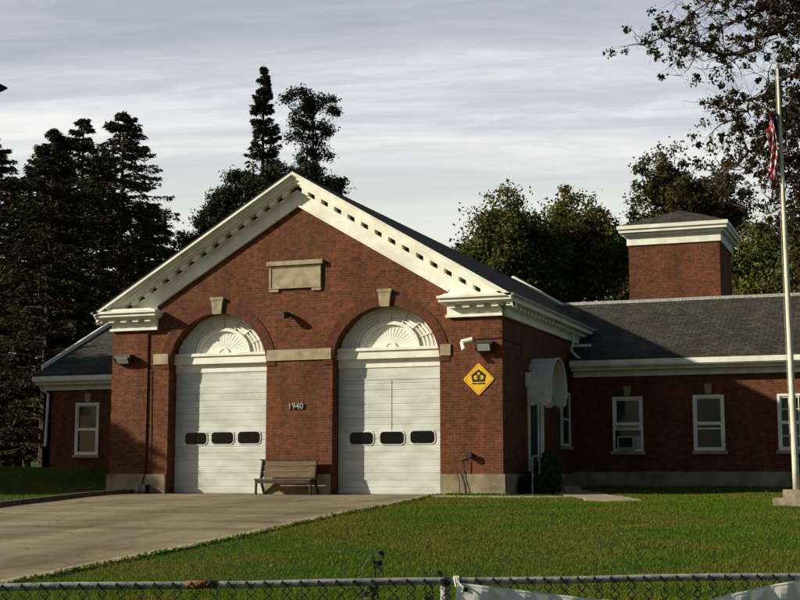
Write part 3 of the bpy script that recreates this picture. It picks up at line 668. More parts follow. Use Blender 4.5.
# white horn light and floodlight at right
t=thing('security_camera',(-11.65,D-.05,5.38),'small white angled security camera on the right corner pier','camera')
mb=MB(); mb.tube([(-11.45,D-.05,5.40),(-11.5,D-.16,5.42),(-11.62,D-.24,5.40)],.035,8); mb.build('bracket','white',t)
mb=MB(); mb.tube([(-11.42,D-.26,5.43),(-11.74,D-.30,5.36)],.075,12); mb.tube([(-11.72,D-.30,5.36),(-11.62,D-.42,5.13)],[.06,.07],12); mb.build('camera_body','white',t)
t=thing('floodlight',(-11.1,D-.05,5.25),'grey floodlight with pale lens beside the white camera','light')
mb=MB(); mb.box(-11.36,-10.84,D-.32,D-.05,5.30,5.36); mb.prismx([(D-.1,5.32),(D-.1,5.14),(D-.26,5.10),(D-.36,5.30)],-11.32,-10.86); mb.build('housing','dark',t,bevel=.008)
mb=MB(); mb.prismx([(D-.272,5.112),(D-.36,5.285),(D-.37,5.28),(D-.28,5.105)],-11.27,-10.91); mb.build('lens','lens',t)
mb=MB(); mb.tube([(-11.5,D-.065,5.46),(-10.66,D-.065,5.47),(-10.6,D-.02,5.46),(-10.6,38.6,5.46),(-10.6,38.62,4.9)],.014,6); o=mb.build('cable_conduit','dark'); tag(o,'thin dark conduit running round the right corner under the floodlight','conduit')
# lantern by the side door
t=thing('wall_lantern',(-10.6,39.15,4.5),'slim pale wall lantern on the dark side wall left of the hood','light')
mb=MB(); mb.box(-10.63,-10.52,39.08,39.2,4.25,4.68); mb.build('lantern_body','white',t,bevel=.01); mb=MB(); mb.box(-10.60,-10.5,39.06,39.22,4.69,4.74); mb.build('cap','dark',t)
# number
def textobj(txt,size,loc,rot,mname,name,ext=.012):
    cu=bpy.data.curves.new(name,'FONT'); cu.body=txt; cu.size=size; cu.extrude=ext; cu.align_x='CENTER'; cu.align_y='CENTER'; cu.offset=0.0
    tmp=bpy.data.objects.new(name,cu); COL.objects.link(tmp); dg=bpy.context.evaluated_depsgraph_get(); dg.update()
    me=bpy.data.meshes.new_from_object(tmp.evaluated_get(dg)); bpy.data.objects.remove(tmp); o=bpy.data.objects.new(name,me); COL.objects.link(o)
    me.materials.clear(); me.materials.append(M[mname]); o.location=loc; o.rotation_euler=rot; return o
o=textobj('1940',.25,(-16.94,D-.03,3.67),(R(90),0,0),'lens','house_number',.02); tag(o,'small metal numerals 1940 on the brick pier between the doors','number')
# warning sign
def disc(mb,x,z,r,y0,y1,n=14): mb.prism([(x+r*math.cos(-2*math.pi*k/n),z+r*math.sin(-2*math.pi*k/n)) for k in range(n)],y0,y1)
t=thing('diamond_sign',(-11.3,D-.07,4.34),'yellow diamond sign with black house symbol on the right pier','sign')
cxs,czs,h=-11.31,4.33,.46
def diamond(h,y0,y1,r=.05):
    P=[]
    for a0 in (0,90,180,270):
        for k in range(5):
            a=R(a0-45+90*k/4); ca=R(a0); P.append((cxs+(h-r*1.4)*math.cos(ca)+r*math.cos(a),czs+(h-r*1.4)*math.sin(ca)+r*math.sin(a)))
    mb=MB(); mb.prism(P[::-1],y0,y1); return mb
M['signyd']=mat('sign_border',(.40,.2,.015),.6,.1,6)
diamond(h,D-.075,D-.055).build('sign_plate','yellow',t)
b_=MB()
def ringpoly(mb,P,Q,y0,y1):
    n=len(P)
    for i in range(n):
        j=(i+1)%n; mb.prism([P[i],P[j],Q[j],Q[i]],y0,y1)
dm1=[(cxs+.40,czs),(cxs,czs+.40),(cxs-.40,czs),(cxs,czs-.40)]; dm2=[(cxs+.385,czs),(cxs,czs+.385),(cxs-.385,czs),(cxs,czs-.385)]
ringpoly(b_,dm1,dm2,D-.079,D-.0755); b_.build('sign_border','signyd',t)
b_=MB(); z0=czs-.05
house=lambda s:[(cxs-.17*s,z0),(cxs+.17*s,z0),(cxs+.205*s,z0+.02+.16*s),(cxs,z0+.34*s),(cxs-.205*s,z0+.02+.16*s)]
Ho=[(cxs-.18,z0-.025),(cxs+.18,z0-.025),(cxs+.22,z0+.16),(cxs,z0+.33),(cxs-.22,z0+.16)]; Hi=[(cxs-.125,z0+.015),(cxs+.125,z0+.015),(cxs+.155,z0+.135),(cxs,z0+.25),(cxs-.155,z0+.135)]
b_.prism(Ho[::-1],D-.078,D-.0755)
lb=MB(); disc(lb,cxs-.085,z0+.10,.062,D-.0795,D-.0782); disc(lb,cxs+.085,z0+.10,.062,D-.0795,D-.0782); disc(lb,cxs,z0+.205,.04,D-.0795,D-.0782)
lb.build('symbol_lobes','yellow',t)
b_.box(cxs-.024,cxs+.024,D-.0815,D-.0797,z0+.03,z0+.17); b_.box(cxs-.07,cxs+.07,D-.0820,D-.0800,z0+.085,z0+.12)
b_.build('house_symbol','black',t)
b_=MB(); x=cxs-.185
for wd in (.03,.022,.028,.03,.0,.024,.03,.026,.03,.022,.028):
    if wd: b_.box(x,x+wd,D-.079,D-.0755,z0-.095,z0-.05)
    x+=wd+.010
b_.build('lettering','black',t)
# fire department valve with hose pipe
t=thing('wall_valve',(-11.6,D-.1,2.2),'round dark valve with bent pipe on the right pier above the foundation','valve')
mb=MB(); mb.tube([(-11.58,D-.05,2.22),(-11.58,D-.2,2.22)],.08,14); mb.tube([(-11.58,D-.2,2.22),(-11.58,D-.24,2.22)],.10,14); mb.build('valve_body','dark',t)
mb=MB(); mb.tube([(-11.6,D-.16,2.22),(-11.8,D-.16,2.24),(-12.0,D-.17,2.18),(-11.98,D-.18,1.9),(-11.86,D-.2,1.5),(-11.84,D-.22,1.1)],.016,8); mb.build('pipe','rust',t)
mb=MB(); mb.tube([(-11.7,D-.14,2.1),(-11.74,D-.15,1.6),(-11.66,D-.2,1.12)],.012,6); mb.build('cord','dark',t)
t=thing('wall_pipe_shade_line',(-21.9,D-.1,1.2),'thin black pipe and box beside the left door, upper run added as pier edge shade','pipe')
mb=MB(); mb.tube([(-21.92,D-.07,4.9),(-21.92,D-.1,1.75),(-22.02,D-.17,1.3)],.014,6); mb.build('pipe','black',t)  # only the foot is pipe; the tall run stands in for pier-edge shade
mb=MB(); mb.box(-22.0,-21.75,D-.35,D-.13,1.08,1.38); mb.build('box','black',t,bevel=.02)
# bench
t=thing('bench',(-17.22,36.3,1.1),'weathered wooden plank bench standing between the two garage doors','bench')
bx0,bx1=-17.93,-16.13; gz=1.1
for k in range(2):
    mb=MB(); mb.box(bx0,bx1,35.98+k*.2,35.98+k*.2+.185,gz+.43,gz+.47); mb.build('seat_plank','wood',t,bevel=.006)
mb=MB()
for k in range(3): 
    z=gz+.5+k*.165; y=36.36+k*.045; mb.prismx([(y,z),(y+.03,z),(y+.073,z+.155),(y+.043,z+.155)][::-1],bx0+.02,bx1-.02)
mb.build('backrest','wood',t,bevel=.004)
for x in (bx0+.02,bx1-.06):
    mb=MB(); mb.prismx([(35.99,gz),(36.07,gz),(36.10,gz+.43),(36.02,gz+.43)][::-1],x,x+.04); mb.build('leg','wooddk',t)
    mb=MB(); mb.prismx([(36.62,gz),(36.55,gz),(36.30,gz+.43),(36.46,gz+1.02),(36.53,gz+1.02),(36.42,gz+.5)],x,x+.04); mb.build('leg','wooddk',t)
    mb=MB(); mb.box(x,x+.04,36.0,36.40,gz+.36,gz+.43); mb.build('brace','wooddk',t)
mb=MB(); mb.box(bx0+.06,bx1-.06,35.99,36.02,gz+.33,gz+.425); mb.build('apron','wooddk',t)
mb=MB(); mb.box(bx0-.05,bx1+.02,36.47,36.53,gz+.99,gz+1.03); mb.build('top_rail','wooddk',t)
# handrail by the stoop
t=thing('handrail',(-9.9,38.4,1.1),'pale pipe handrail at the side door steps beside the shrubs','railing')
mb=MB(); mb.tube([(-10.1,37.75,1.1),(-10.1,37.75,2.12),(-10.1,37.85,2.2),(-10.1,39.3,2.2)],.028,8); mb.build('top_rail','galv',t)
for y in (38.55,39.3): mb=MB(); mb.tube([(-10.1,y,1.1),(-10.1,y,2.2)],.024,8); mb.build('post','galv',t)
mb=MB(); mb.tube([(-10.1,37.75,1.65),(-10.1,39.3,1.65)],.02,8); mb.build('middle_rail','galv',t)

# ------------------------------------------------------------------ flagpole + flag
fp=atY(795.6,492,31.8); fx,fy=fp.x+.02,31.8; g0=float(ter(fx,fy))
t=thing('flagpole',(fx,fy,g0),'tall off white flagpole on a stepped concrete base in the lawn','flagpole')
mb=MB(); mb.box(fx-.48,fx+.48,fy-.45,fy+.45,g0-.1,g0+.17); mb.box(fx-.27,fx+.27,fy-.27,fy+.27,g0+.171,g0+.36); mb.build('base','concrete',t,bevel=.012)
ztop=atY(778,68,31.8).z
lean=(atY(777.5,68,31.8).x-fx)
ptop=Vector((fx+lean,fy,ztop)); pb=Vector((fx,fy,g0+.36)); 
def pp(z): return pb+(ptop-pb)*((z-pb.z)/(ztop-pb.z))
mb=MB(); n=14; mb.tube([pb+(ptop-pb)*k/n for k in range(n+1)],[.075-.045*(k/n)**1.3 for k in range(n+1)],16); mb.build('pole','pole',t,smooth=True)
mb=MB(); mb.tube([ptop,ptop+Vector((0,0,.04)),ptop+Vector((0,0,.09)),ptop+Vector((0,0,.13))],[.05,.06,.06,.02],12); mb.build('truck','galv',t)
mb=MB(); q=pp(2.5); mb.tube([q+Vector((-.09,-.03,-.1)),q+Vector((-.09,-.03,.1))],.015,6); mb.build('cleat','dark',t)
mb=MB(); mb.tube([pp(2.5)+Vector((-.09,-.03,0)),pp(6)+Vector((-.085,-.03,0)),ptop+Vector((-.05,-.02,0))],.006,5); mb.build('halyard','galv',t)
# limp flag
def flagmat():
    m=bpy.data.materials.new('flag_cloth'); m.use_nodes=True; nt=m.node_tree; L=nt.links; b=nt.nodes['Principled BSDF']; b.inputs['Roughness'].default_value=.8
    uv=nd(nt,'ShaderNodeUVMap'); s=nd(nt,'ShaderNodeSeparateXYZ'); L.new(uv.outputs[0],s.inputs[0])
    def mm(op,a,b_):
        n=nd(nt,'ShaderNodeMath',operation=op)
        for i,v in enumerate((a,b_)):
            if isinstance(v,(int,float)): n.inputs[i].default_value=v
            else: L.new(v,n.inputs[i])
        return n.outputs[0]
    st=mm('LESS_THAN',mm('MODULO',mm('MULTIPLY',s.outputs[1],6.5),1),.5)
    mx=nd(nt,'ShaderNodeMix',data_type='RGBA'); L.new(st,mx.inputs['Factor']); mx.inputs['A'].default_value=(.55,.52,.48,1); mx.inputs['B'].default_value=(.36,.022,.03,1)
    ca=mm('MULTIPLY',mm('LESS_THAN',s.outputs[0],.4),mm('GREATER_THAN',s.outputs[1],.46))
    m2=nd(nt,'ShaderNodeMix',data_type='RGBA'); L.new(ca,m2.inputs['Factor']); L.new(mx.outputs['Result'],m2.inputs['A']); m2.inputs['B'].default_value=(.02,.025,.09,1)
    L.new(m2.outputs['Result'],b.inputs['Base Color']); return m
M['flag']=flagmat()
zt=atY(776,112,31.8).z; H=1.15; Wd=1.7; mb=MB(); NU,NV=44,24
def fpos(u,v):   # u fly 0..1, v 1 top..0 bottom ; cloth hangs in folds below its hoist
    z=zt-(1-v)*H-u*.62*(0.55+.45*(1-v))-.10*math.sin(u*9)*u
    amp=.12*min(1,u*4)
    x=pp(z).x-.07-.20*(1-math.exp(-u*3))*(.65+.35*math.sin(u*14+v*2))-.05*math.sin(v*5+u*3)
    y=fy-.02+amp*math.sin(u*24+v*1.5)
    return (x,y,z)
for i in range(NU):
    for j in range(NV):
        a=(i/NU,j/NV);b=((i+1)/NU,j/NV);c=((i+1)/NU,(j+1)/NV);d=(i/NU,(j+1)/NV)
        mb.face([fpos(*a),fpos(*b),fpos(*c),fpos(*d)],[a,b,c,d])
o=mb.build('flag','flag',smooth=True); tag(o,'limp red and white striped flag hanging near the top of the flagpole','flag')

# ------------------------------------------------------------------ chain-link fence, banner, weed
A=Vector((-4.81,6.51,0)); B=Vector((-.69,8.95,0)); dr=(B-A).normalized(); nrm=Vector((dr.y,-dr.x,0))  # towards camera
if nrm.y>0: nrm=-nrm
P0=A-dr*5.6; LEN=(B-P0).length+4.5
zra=1.072
def fpnt(s,z,off=0): q=P0+dr*s+nrm*off; return Vector((q.x,q.y,z))
t=thing('chain_link_fence',P0,'chain link fence with galvanised top rail across the foreground','fence')
mb=MB(); mb.tube([fpnt(LEN*k/30,zra+.004*math.sin(k*1.7)) for k in range(31)],.0215,16); mb.build('top_rail','galv',t,smooth=True)
sA=(A-P0).length
def s_of(px):   # distance along the fence for a photo column
    best=min(((abs(0-((lambda q:(400+F*((q-Vector((0,0,EZ))).dot(Vector(rt)))/((q-Vector((0,0,EZ))).dot(Vector(fw)))))(fpnt(s,zra))-px)),s) for s in np.linspace(0,LEN,1500))); return best[1]
s1=s_of(186); s2=s_of(218)
mb=MB(); mb.tube([fpnt(s1,zra),fpnt(s2,zra)],.0235,16); mb.build('rail_sleeve','rust',t,smooth=True)
sp0=s_of(446)
k=-3
while sp0+k*2.6<0: k+=1
while sp0+k*2.6<LEN:
    s=sp0+k*2.6; q=fpnt(s,0); g=float(ter(q.x,q.y))
    mb=MB(); mb.tube([fpnt(s,g-.1,-.052),fpnt(s,zra-.0,-.052)],.024,12); mb.build('post','galv',t,smooth=True)
    mb=MB(); mb.tube([fpnt(s-.02,zra),fpnt(s+.02,zra)],.027,14); mb.tube([fpnt(s,zra-.03,-.052),fpnt(s,zra+.012,-.052),fpnt(s,zra+.02,-.05)],[.027,.027,.008],12); mb.build('post_cap','wire',t)
    k+=1
mb=MB(); pit=.104; n=int(LEN/pit); nz=26; hz=.052
for i in range(n):
    s=i*pit
    for ph in (0,1):
        pts=[]
        for j in range(nz):
            z=zra+.012-j*hz*1.0
            off=.026+(.003 if (j+ph)%2 else -.003)
            pts.append(fpnt(s+(pit/2 if (j+ph)%2 else 0)+(.0),z,off))
            if z<.12: break
        if ph==0: mb.tube(pts,.0040,4,cap=False)
        else: mb.tube(pts,.0040,4,cap=False)
for i in range(n):  # knuckles hooked over at the top
    s=i*pit; mb.tube([fpnt(s-.016,zra-.004,.027),fpnt(s,zra+.018,.025),fpnt(s+.016,zra-.004,.029)],.0055,4,cap=False)
mb.build('wire_mesh','wire',t)
# banner
sb0=s_of(456); sb1=s_of(806); mb=MB(); NU,NV=60,22
def btop(u): 
    return zra-.004-float(np.interp(u,[0,.1,.2,.33,.47,.6,.68,.79,.9,1],[0,.028,.056,.094,.128,.142,.132,.082,.036,0]))
def bpos(u,v): 
    s=sb0+(sb1-sb0)*(u+ .006*math.sin(v*6)); z=btop(u)-(1-v)*.72
    wv=.012*math.sin(u*22+v*5)*(1-.3*v)+.010*math.sin(u*51-v*9)+.008*math.sin(v*7+u*8)
    return fpnt(s,z,.05+wv)
for i in range(NU):
    for j in range(NV):
        c=[(i/NU,j/NV),((i+1)/NU,j/NV),((i+1)/NU,(j+1)/NV),(i/NU,(j+1)/NV)]; mb.face([bpos(*q) for q in c],c)
bn=empty('banner',fpnt(sb0,zra)); tag(bn,'sagging dirty white vinyl banner tied to the foreground fence','banner')
mb.build('banner_sheet','banner',bn,smooth=True)
mb=MB()
for i in range(NU): 
    a,b=i/NU,(i+1)/NU; q=[Vector(bpos(a,.985)),Vector(bpos(b,.985)),Vector(bpos(b,1)),Vector(bpos(a,1))]; q=[p+nrm*.003 for p in q]; mb.face(q)
mb.build('hem','white',bn)
mb=MB()
for i in range(14):   # dark red arc of a printed emblem
    u0=.225+i*.006; u1=u0+.006; f_=lambda u: .93-.05*((u-.267)/.042)**2
    q=[Vector(bpos(u0,f_(u0)-.045)),Vector(bpos(u1,f_(u1)-.045)),Vector(bpos(u1,f_(u1))),Vector(bpos(u0,f_(u0)))]; mb.face([p+nrm*.004 for p in q])
M['darkred']=mat('dark_red_print',(.09,.02,.018),.6,.2,10); mb.build('printed_emblem','darkred',bn)
mb=MB(); 
for a in range(3): mb.tube([fpnt(sb0-.01+.012*a,zra-.03,.045),fpnt(sb0-.015+.012*a,zra+.01,.03),fpnt(sb0-.01+.012*a,zra+.028,0),fpnt(sb0+.012*a,zra-.02,-.03)],.005,6)
mb.tube([fpnt(sb0,zra-.0,.04),fpnt(sb0+.03,zra-.03,.06),fpnt(sb0+.02,zra-.06,.06)],.005,6); mb.build('tie_cord','white',bn)
mb=MB(); mb.tube([fpnt(sb0+.045,zra-.045,.064),fpnt(sb0+.045,zra-.045,.070)],.014,12); mb.build('grommet','black',bn)
# weed behind the fence
def leaf(mb,base,dirv,ln,w,droop):
    base=Vector(base); d=Vector(dirv).normalized(); side=d.cross(Vector((0,0,1))).normalized(); n=6; L_=[];R_=[]
    for k in range(n+1):
        t=k/n; p=base+d*ln*t+Vector((0,0,-droop*t*t)); ww=w*math.sin(math.pi*min(t*.93+.05,1))**.8; L_.append(p-side*ww+Vector((0,0,.15*ww))); R_.append(p+side*ww+Vector((0,0,.15*ww)))
        if k: mb.face([L_[-2],p0,p,L_[-1]]); mb.face([p0,R_[-2],R_[-1],p])
        p0=p
def weed(name,px,ztop,off,label,leaves,seed,spread=1.):
    rr=random.Random(seed); s=s_of(px); q=fpnt(s,0,off); g=float(ter(q.x,q.y)); t=thing(name,(q.x,q.y,g),label,'weed')
    mb=MB(); pts=[(q.x+.02*math.sin(k*1.3),q.y,g+(ztop-g)*k/8) for k in range(9)]; mb.tube(pts,[.009-.0008*k for k in range(9)],6); mb.build('stem','weed',t)
    mb=MB()
    for k in range(leaves):
        z=ztop-(ztop-g)*(k/leaves)**1.2*.9; a=rr.uniform(0,6.28); b=pts[0]; bp_=Vector((q.x,q.y,z)); leaf(mb,bp_,(math.cos(a)*spread,math.sin(a)*.6,.5),rr.uniform(.10,.17),rr.uniform(.02,.035),rr.uniform(.08,.16))
    mb.build('foliage','weed',t)
weed('tall_weed',384,1.215,-.35,'tall weed with drooping leaves rising above the fence rail',24,3)
weed('low_weed',436,1.10,-.12,'dark leafy weed by the fence post left of the banner',26,8,.7)
weed('low_weed',372,1.0,-.3,'short dark weed behind the wire left of the tallest weed',16,12)

# street lamp whose head just enters the frame
hp=atT(2.5,88,13.); t=thing('street_lamp',(hp.x-2.6,hp.y-1.2,0),'black street lamp whose head tip enters at the upper left edge','street lamp')
px_,py_=hp.x-2.6,hp.y-1.2
mb=MB(); mb.tube([(px_,py_,0),(px_,py_,3),(px_,py_,hp.z+.0)],[.10,.08,.05],12); mb.build('pole','black',t)
mb=MB(); mb.tube([(px_,py_,hp.z-.3),(px_+.6,py_+.3,hp.z-.02),(px_+2.1,py_+.96,hp.z+.04)],.03,8); mb.build('arm','black',t)
mb=MB(); d=Vector((2.6,1.2,0)).normalized(); mb.tube([hp-d*.62,hp-d*.5,hp-d*.25,hp-d*.05,hp+d*.045],[.05,.09,.10,.055,.008],12); mb.build('lamp_head','black',t)

# ------------------------------------------------------------------ foliage
def quads(C_,A_,B_):   # centres, half axes -> leaf rhombi
    V=np.stack([C_-A_,C_+B_*.9-A_*.1,C_+A_,C_-B_*.9-A_*.1],1).reshape(-1,3); F_=np.arange(len(V)).reshape(-1,4); return V,F_
def unit(n,g): v=g.normal(size=(n,3)); return v/np.linalg.norm(v,axis=1,keepdims=True)
def clumps(centres,rad,n,size,g,flat=.75,elong=1.6):
    m=len(centres)*n; c=np.repeat(np.asarray(centres),n,0); r=np.repeat(np.asarray(rad),n)
    d=g.normal(size=(m,3))*.52*r[:,None]; d[:,2]*=flat
    a=unit(m,g); b=np.cross(a,unit(m,g)); b/=np.linalg.norm(b,axis=1,keepdims=True)+1e-9
    sz=size*(.55+.9*g.random((m,1)))
    return quads(c+d,a*sz*elong*.5,b*sz*.5)
def limb(p0,p1,g,bend=.12,n=5,sag=.0):
    p0=np.array(p0,float);p1=np.array(p1,float); l=np.linalg.norm(p1-p0); pts=[p0]; o=g.normal(size=3)*bend*l
    for k in range(1,n): t=k/n; pts.append(p0+(p1-p0)*t+o*math.sin(math.pi*t)+g.normal(size=3)*bend*.18*l+np.array([0,0,sag*math.sin(math.pi*t)*l]))
    pts.append(p1); return pts
def broadleaf(name,label,base,h,crown,leafm,seed,trunk_r=.3,ncl=120,nleaf=90,size=.22,group=None,cat='tree',lobes=9,clr=(.55,1.1),fork=.35):
    g=np.random.default_rng(seed); bx,by,bz=base; t=thing(name,base,label,cat,group)
    rx,ry,rz,cz=crown; cen=np.array([bx,by,bz+cz]); mb=MB()
    f0=np.array([bx,by,bz+h*fork]); mb.tube(limb((bx,by,bz-.2),f0,g,.03),list(np.linspace(trunk_r,trunk_r*.75,6)),10)
    # lobe centres
    lc=[]; tries=0
    while len(lc)<lobes and tries<4000:
        tries+=1; d=unit(1,g)[0]*(g.random()**.4)*.72
        p=cen+d*np.array([rx,ry,rz])
        if all(np.linalg.norm((p-q)/np.array([rx,ry,rz]))>.38 for q in lc): lc.append(p)
    C_=[];Rr=[]
    per=max(3,ncl//len(lc))
    for p in lc:
        pts=limb(f0+np.array([0,0,g.random()*h*.15]),p,g,.10,6); mb.tube(pts,list(np.linspace(trunk_r*.5,trunk_r*.14,7)),7,False)
        for k in range(per):
            q=p+unit(1,g)[0]*(g.random()**.5)*np.array([rx,ry,rz])*.42*g.uniform(.7,1.15)
            if (((q-cen)/np.array([rx,ry,rz]))**2).sum()>1.15: continue
            if k%2==0: mb.tube(limb(pts[-2],q,g,.1,3),list(np.linspace(trunk_r*.12,trunk_r*.03,4)),4,False)
            C_.append(q); Rr.append(g.uniform(*clr))
    mb.build('trunk','bark',t); V,F_=clumps(C_,Rr,nleaf,size,g); rawmesh('crown',V,F_,leafm,t); return t
def conifer(name,label,base,h,rmax,leafm,seed,z0=.12,dens=1.,group=None,droop=.35,shape=.9,trunk_r=.28,gap=.12,spr=.26,irregular=.35,size=.2,per=40,lean=(0,0)):
    g=np.random.default_rng(seed); bx,by,bz=base; t=thing(name,base,label,'tree',group); mb=MB()
    ax=lambda z: np.array([bx+lean[0]*(z/h)**1.5,by+lean[1]*(z/h)**1.5,bz+z])
    mb.tube([ax(h*k/12)-np.array([0,0,.2*(k==0)]) for k in range(13)],[trunk_r*(1-k/12)**.8+.02 for k in range(13)],9)
    Cs=[];As=[];Bs=[]; z=h*z0
    sect=g.random(6)*irregular
    while z<h*.995:
        f=1-z/h; env=rmax*(f**shape)*(1-.55*max(0,(.28-(z/h)))/.28) if z/h<.28 else rmax*(f**shape)
        env+= .12
        nb=g.integers(3,6); zb_=z; st=.35*(h/18)
        for k in range(nb):
            if g.random()<gap: continue
            z=zb_+g.uniform(-1.6,1.6)*st; z=min(max(z,.6),h*.99); env=rmax*((1-z/h)**shape)*(1-.55*max(0,(.28-(z/h)))/.28)+.04; f=1-z/h
            a=g.random()*6.283; ln=env*(1-irregular*g.random())*(1-.6*sect[int(a/6.2832*6)%6])
            d=np.array([math.cos(a),math.sin(a),0]); p0=ax(z); n=6; pts=[]
            rise=.10*f+.28*(1-f)+g.uniform(-.08,.12)
            for i in range(n+1):
                s=i/n; pts.append(p0+d*ln*s+np.array([0,0,ln*(rise*s-droop*s*s+ .12*s**4)]))
            mb.tube([pts[0],pts[2],pts[4],pts[6]],[.035+.012*ln,.03,.02,.008],4,False)
            m=int(per*dens*(.4+ln/rmax)); s=g.random(m)**.7; s=.12+.88*s
            idx=np.clip((s*n).astype(int),0,n-1); fr=(s*n-idx)[:,None]; P=np.array(pts); c=P[idx]*(1-fr)+P[idx+1]*fr
            side=np.array([-d[1],d[0],0]); w=spr*ln*(1.15-s)+.12
            off=(g.random(m)*2-1); c=c+side*(off*w)[:,None]+np.stack([np.zeros(m),np.zeros(m),-np.abs(off)*w*.25-g.random(m)*.16+.04],1)
            ad=d*.8+side*(np.sign(off)*.7)[:,None]+g.normal(size=(m,3))*.45; ad[:,2]-=.35; ad/=np.linalg.norm(ad,axis=1,keepdims=True)
            bd=np.cross(ad,g.normal(size=(m,3))); bd/=np.linalg.norm(bd,axis=1,keepdims=True)+1e-9
            sz=size*(.6+.8*g.random((m,1))); Cs.append(c);As.append(ad*sz);Bs.append(bd*sz*.32)
        z=zb_+g.uniform(.14,.34)*(h/18)/dens**.3*(.6+(1-zb_/h)*.6)
    V,F_=quads(np.concatenate(Cs),np.concatenate(As),np.concatenate(Bs)); mb.build('trunk','bark',t); rawmesh('crown',V,F_,leafm,t); return t
def spot(px,Y): 
    a=math.atan((px-400)/math.hypot(F,174.)); X=Y*math.tan(a-YAW); return X
def tops(px,py,Y): p=atY(px,py,Y); return p
def gz_(x,y): return float(ter(x,y))
GL1='dark conifers at the left behind the wing'
for i,(px,py,Y,rm,lab,sd_,kw) in enumerate([
    (124,112,60,5.0,'tall dark conifer right next to the pediment, sharp pointed top',11,dict(irregular=.3)),
    (84,118,64,4.8,'tall dark conifer with rounded double tip, second from the pediment',12,dict(irregular=.3)),
    (54,128,57,4.4,'dark conifer with a bushy tip above the left wing roof',13,dict()),
    (28,150,61,4.6,'dark conifer with ragged bending top near the left edge',14,dict(irregular=.5,lean=(.9,0))),
    (-6,134,59,5.2,'dark conifer cut by the left edge of the photo',15,dict(irregular=.4)),
    (104,150,70,5.0,'dark conifer filling the gap between the two tallest, set farther back',17,dict(irregular=.4)),
    (70,165,72,5.0,'dark conifer seen between the left conifers, lower and farther back',18,dict(irregular=.4)),
    (12,175,70,5.2,'dark conifer low behind the ragged one near the left edge',19,dict(irregular=.4)),
    (150,205,68,4.2,'shorter thin conifer behind the left rake of the pediment',16,dict()),
    ]):
    p=tops(px,py,Y); g0=gz_(p.x,Y); conifer('conifer',lab,(p.x,Y,g0),p.z-g0,rm*1.3,'conif',sd_,z0=.05,dens=1.3,group=GL1,droop=.30,shape=.60,size=.14,per=80,spr=.26,gap=.12,trunk_r=.25,**kw)
# tall thin spruces behind the pediment
p=tops(264,68,74); conifer('spruce','tall narrow spruce rising behind the pediment, the higher left one',(p.x,74,1.3),p.z-1.3+.2,4.6,'pinef',21,z0=.5,dens=1.5,droop=.12,shape=.72,gap=.32,irregular=.4,spr=.42,size=.13,per=120)
p=tops(309,86,76); Xp=p.x
def pine(label,seed,base,ztop,cl,ls=.09,nl=120,group=None,name='pine',m='pinef',tr=.22,op=9):
    g=np.random.default_rng(seed); t=thing(name,base,label,'tree',group); mb=MB(); bx,by,bz=base
    mb.tube([(bx,by,bz-.2),(bx+.1,by,bz+(ztop-bz)*.5),(bx-.05,by,ztop-.6)],[tr,tr*.7,.05],8)
    C_=[];Rr=[]
    for (x,z,r) in cl:
        n=max(2,int(r*op)); 
        for k in range(n):
            q=np.array([x,by,z])+unit(1,g)[0]*np.array([r,r*1.1,r*.55]); C_.append(q); Rr.append(g.uniform(.3,.62))
            f=np.array([bx,by,max(z-.8-abs(x-bx)*.3,bz+3)]); 
            if k%2==0: mb.tube(limb(f,q,g,.1,4),[.06,.045,.03,.02,.01],4,False)
    mb.build('trunk','bark',t); V,F_=clumps(C_,Rr,nl,ls,g,flat=.7,elong=2.2); rawmesh('crown',V,F_,m,t); return t
def cl(lst,Y,k): 
    o=[]
    for (px,py,r) in lst: q=atY(px,py,Y); o.append((q.x,q.z,r/k))
    return o
k76=F/84.
pine('tall pine with a broken forked crown behind the pediment, right of the spruce',22,(atY(312,300,76).x,76,1.3),p.z,cl([(295,98,9),(305,92,8),(300,110,11),(312,104,10),(325,98,8),(331,110,7),(302,125,10),(316,122,10),(298,138,8),(318,140,9),(322,155,7),(308,150,8),(330,130,5),(312,168,7),(300,160,6)],76,k76),nl=170,op=7)
pine('wide low pine with a spreading dark crown along the left rake',23,(atY(262,300,70).x,70,1.3),atY(262,165,70).z,
   cl([(262,180,16),(285,172,14),(305,175,13),(322,182,9),(240,190,14),(225,200,13),(212,212,12),(245,205,14),(265,200,16),(290,190,12),(210,228,9),(228,218,12),(318,170,8),(335,188,5),(200,240,8),(190,250,9),(178,262,8),(240,178,8),(252,190,14),(275,182,14),(232,214,13),(216,240,11),(200,225,8),(186,238,7),(330,190,8),(340,184,4),(300,180,14)],70,F/78.),nl=230,tr=.3)
# broadleaf trees to the right, behind
def bl(px,pytop,pyc,wpx,hpx,Y,m,seed,label,**kw):
    zc=Y*.937-spot(px,Y)*.349; k=F/zc; c=atY(px,pyc,Y); base=(c.x,Y,1.3)
    return broadleaf('broadleaf_tree',label,base,c.z,(wpx/2/k,wpx/2/k*.8,hpx/2/k,c.z-1.3),m,seed,group='broadleaf trees behind the roofs',**kw)
bl(512,186,262,122,152,74,'leafg',31,'green broadleaf tree with rounded crown just right of the pediment',ncl=380,nleaf=140,size=.13,lobes=16,clr=(.35,.85))
bl(578,184,262,108,156,78,'leafg',32,'second green broadleaf tree, between the rounded one and the tower',ncl=380,nleaf=140,size=.13,lobes=15,clr=(.35,.85))
bl(690,140,225,142,180,80,'leafd',33,'olive broadleaf tree rising behind the brick tower, thin at its top',ncl=520,nleaf=100,size=.125,lobes=22,clr=(.3,.7))
bl(768,215,290,124,150,72,'leafg',34,'low yellow green tree between the tower and the flagpole',ncl=380,nleaf=120,size=.13,lobes=14,clr=(.35,.85))
bl(638,222,285,90,126,84,'leafd',35,'dull green tree whose leaves show just left of the tower',ncl=240,nleaf=110,size=.13,lobes=9,clr=(.35,.75))
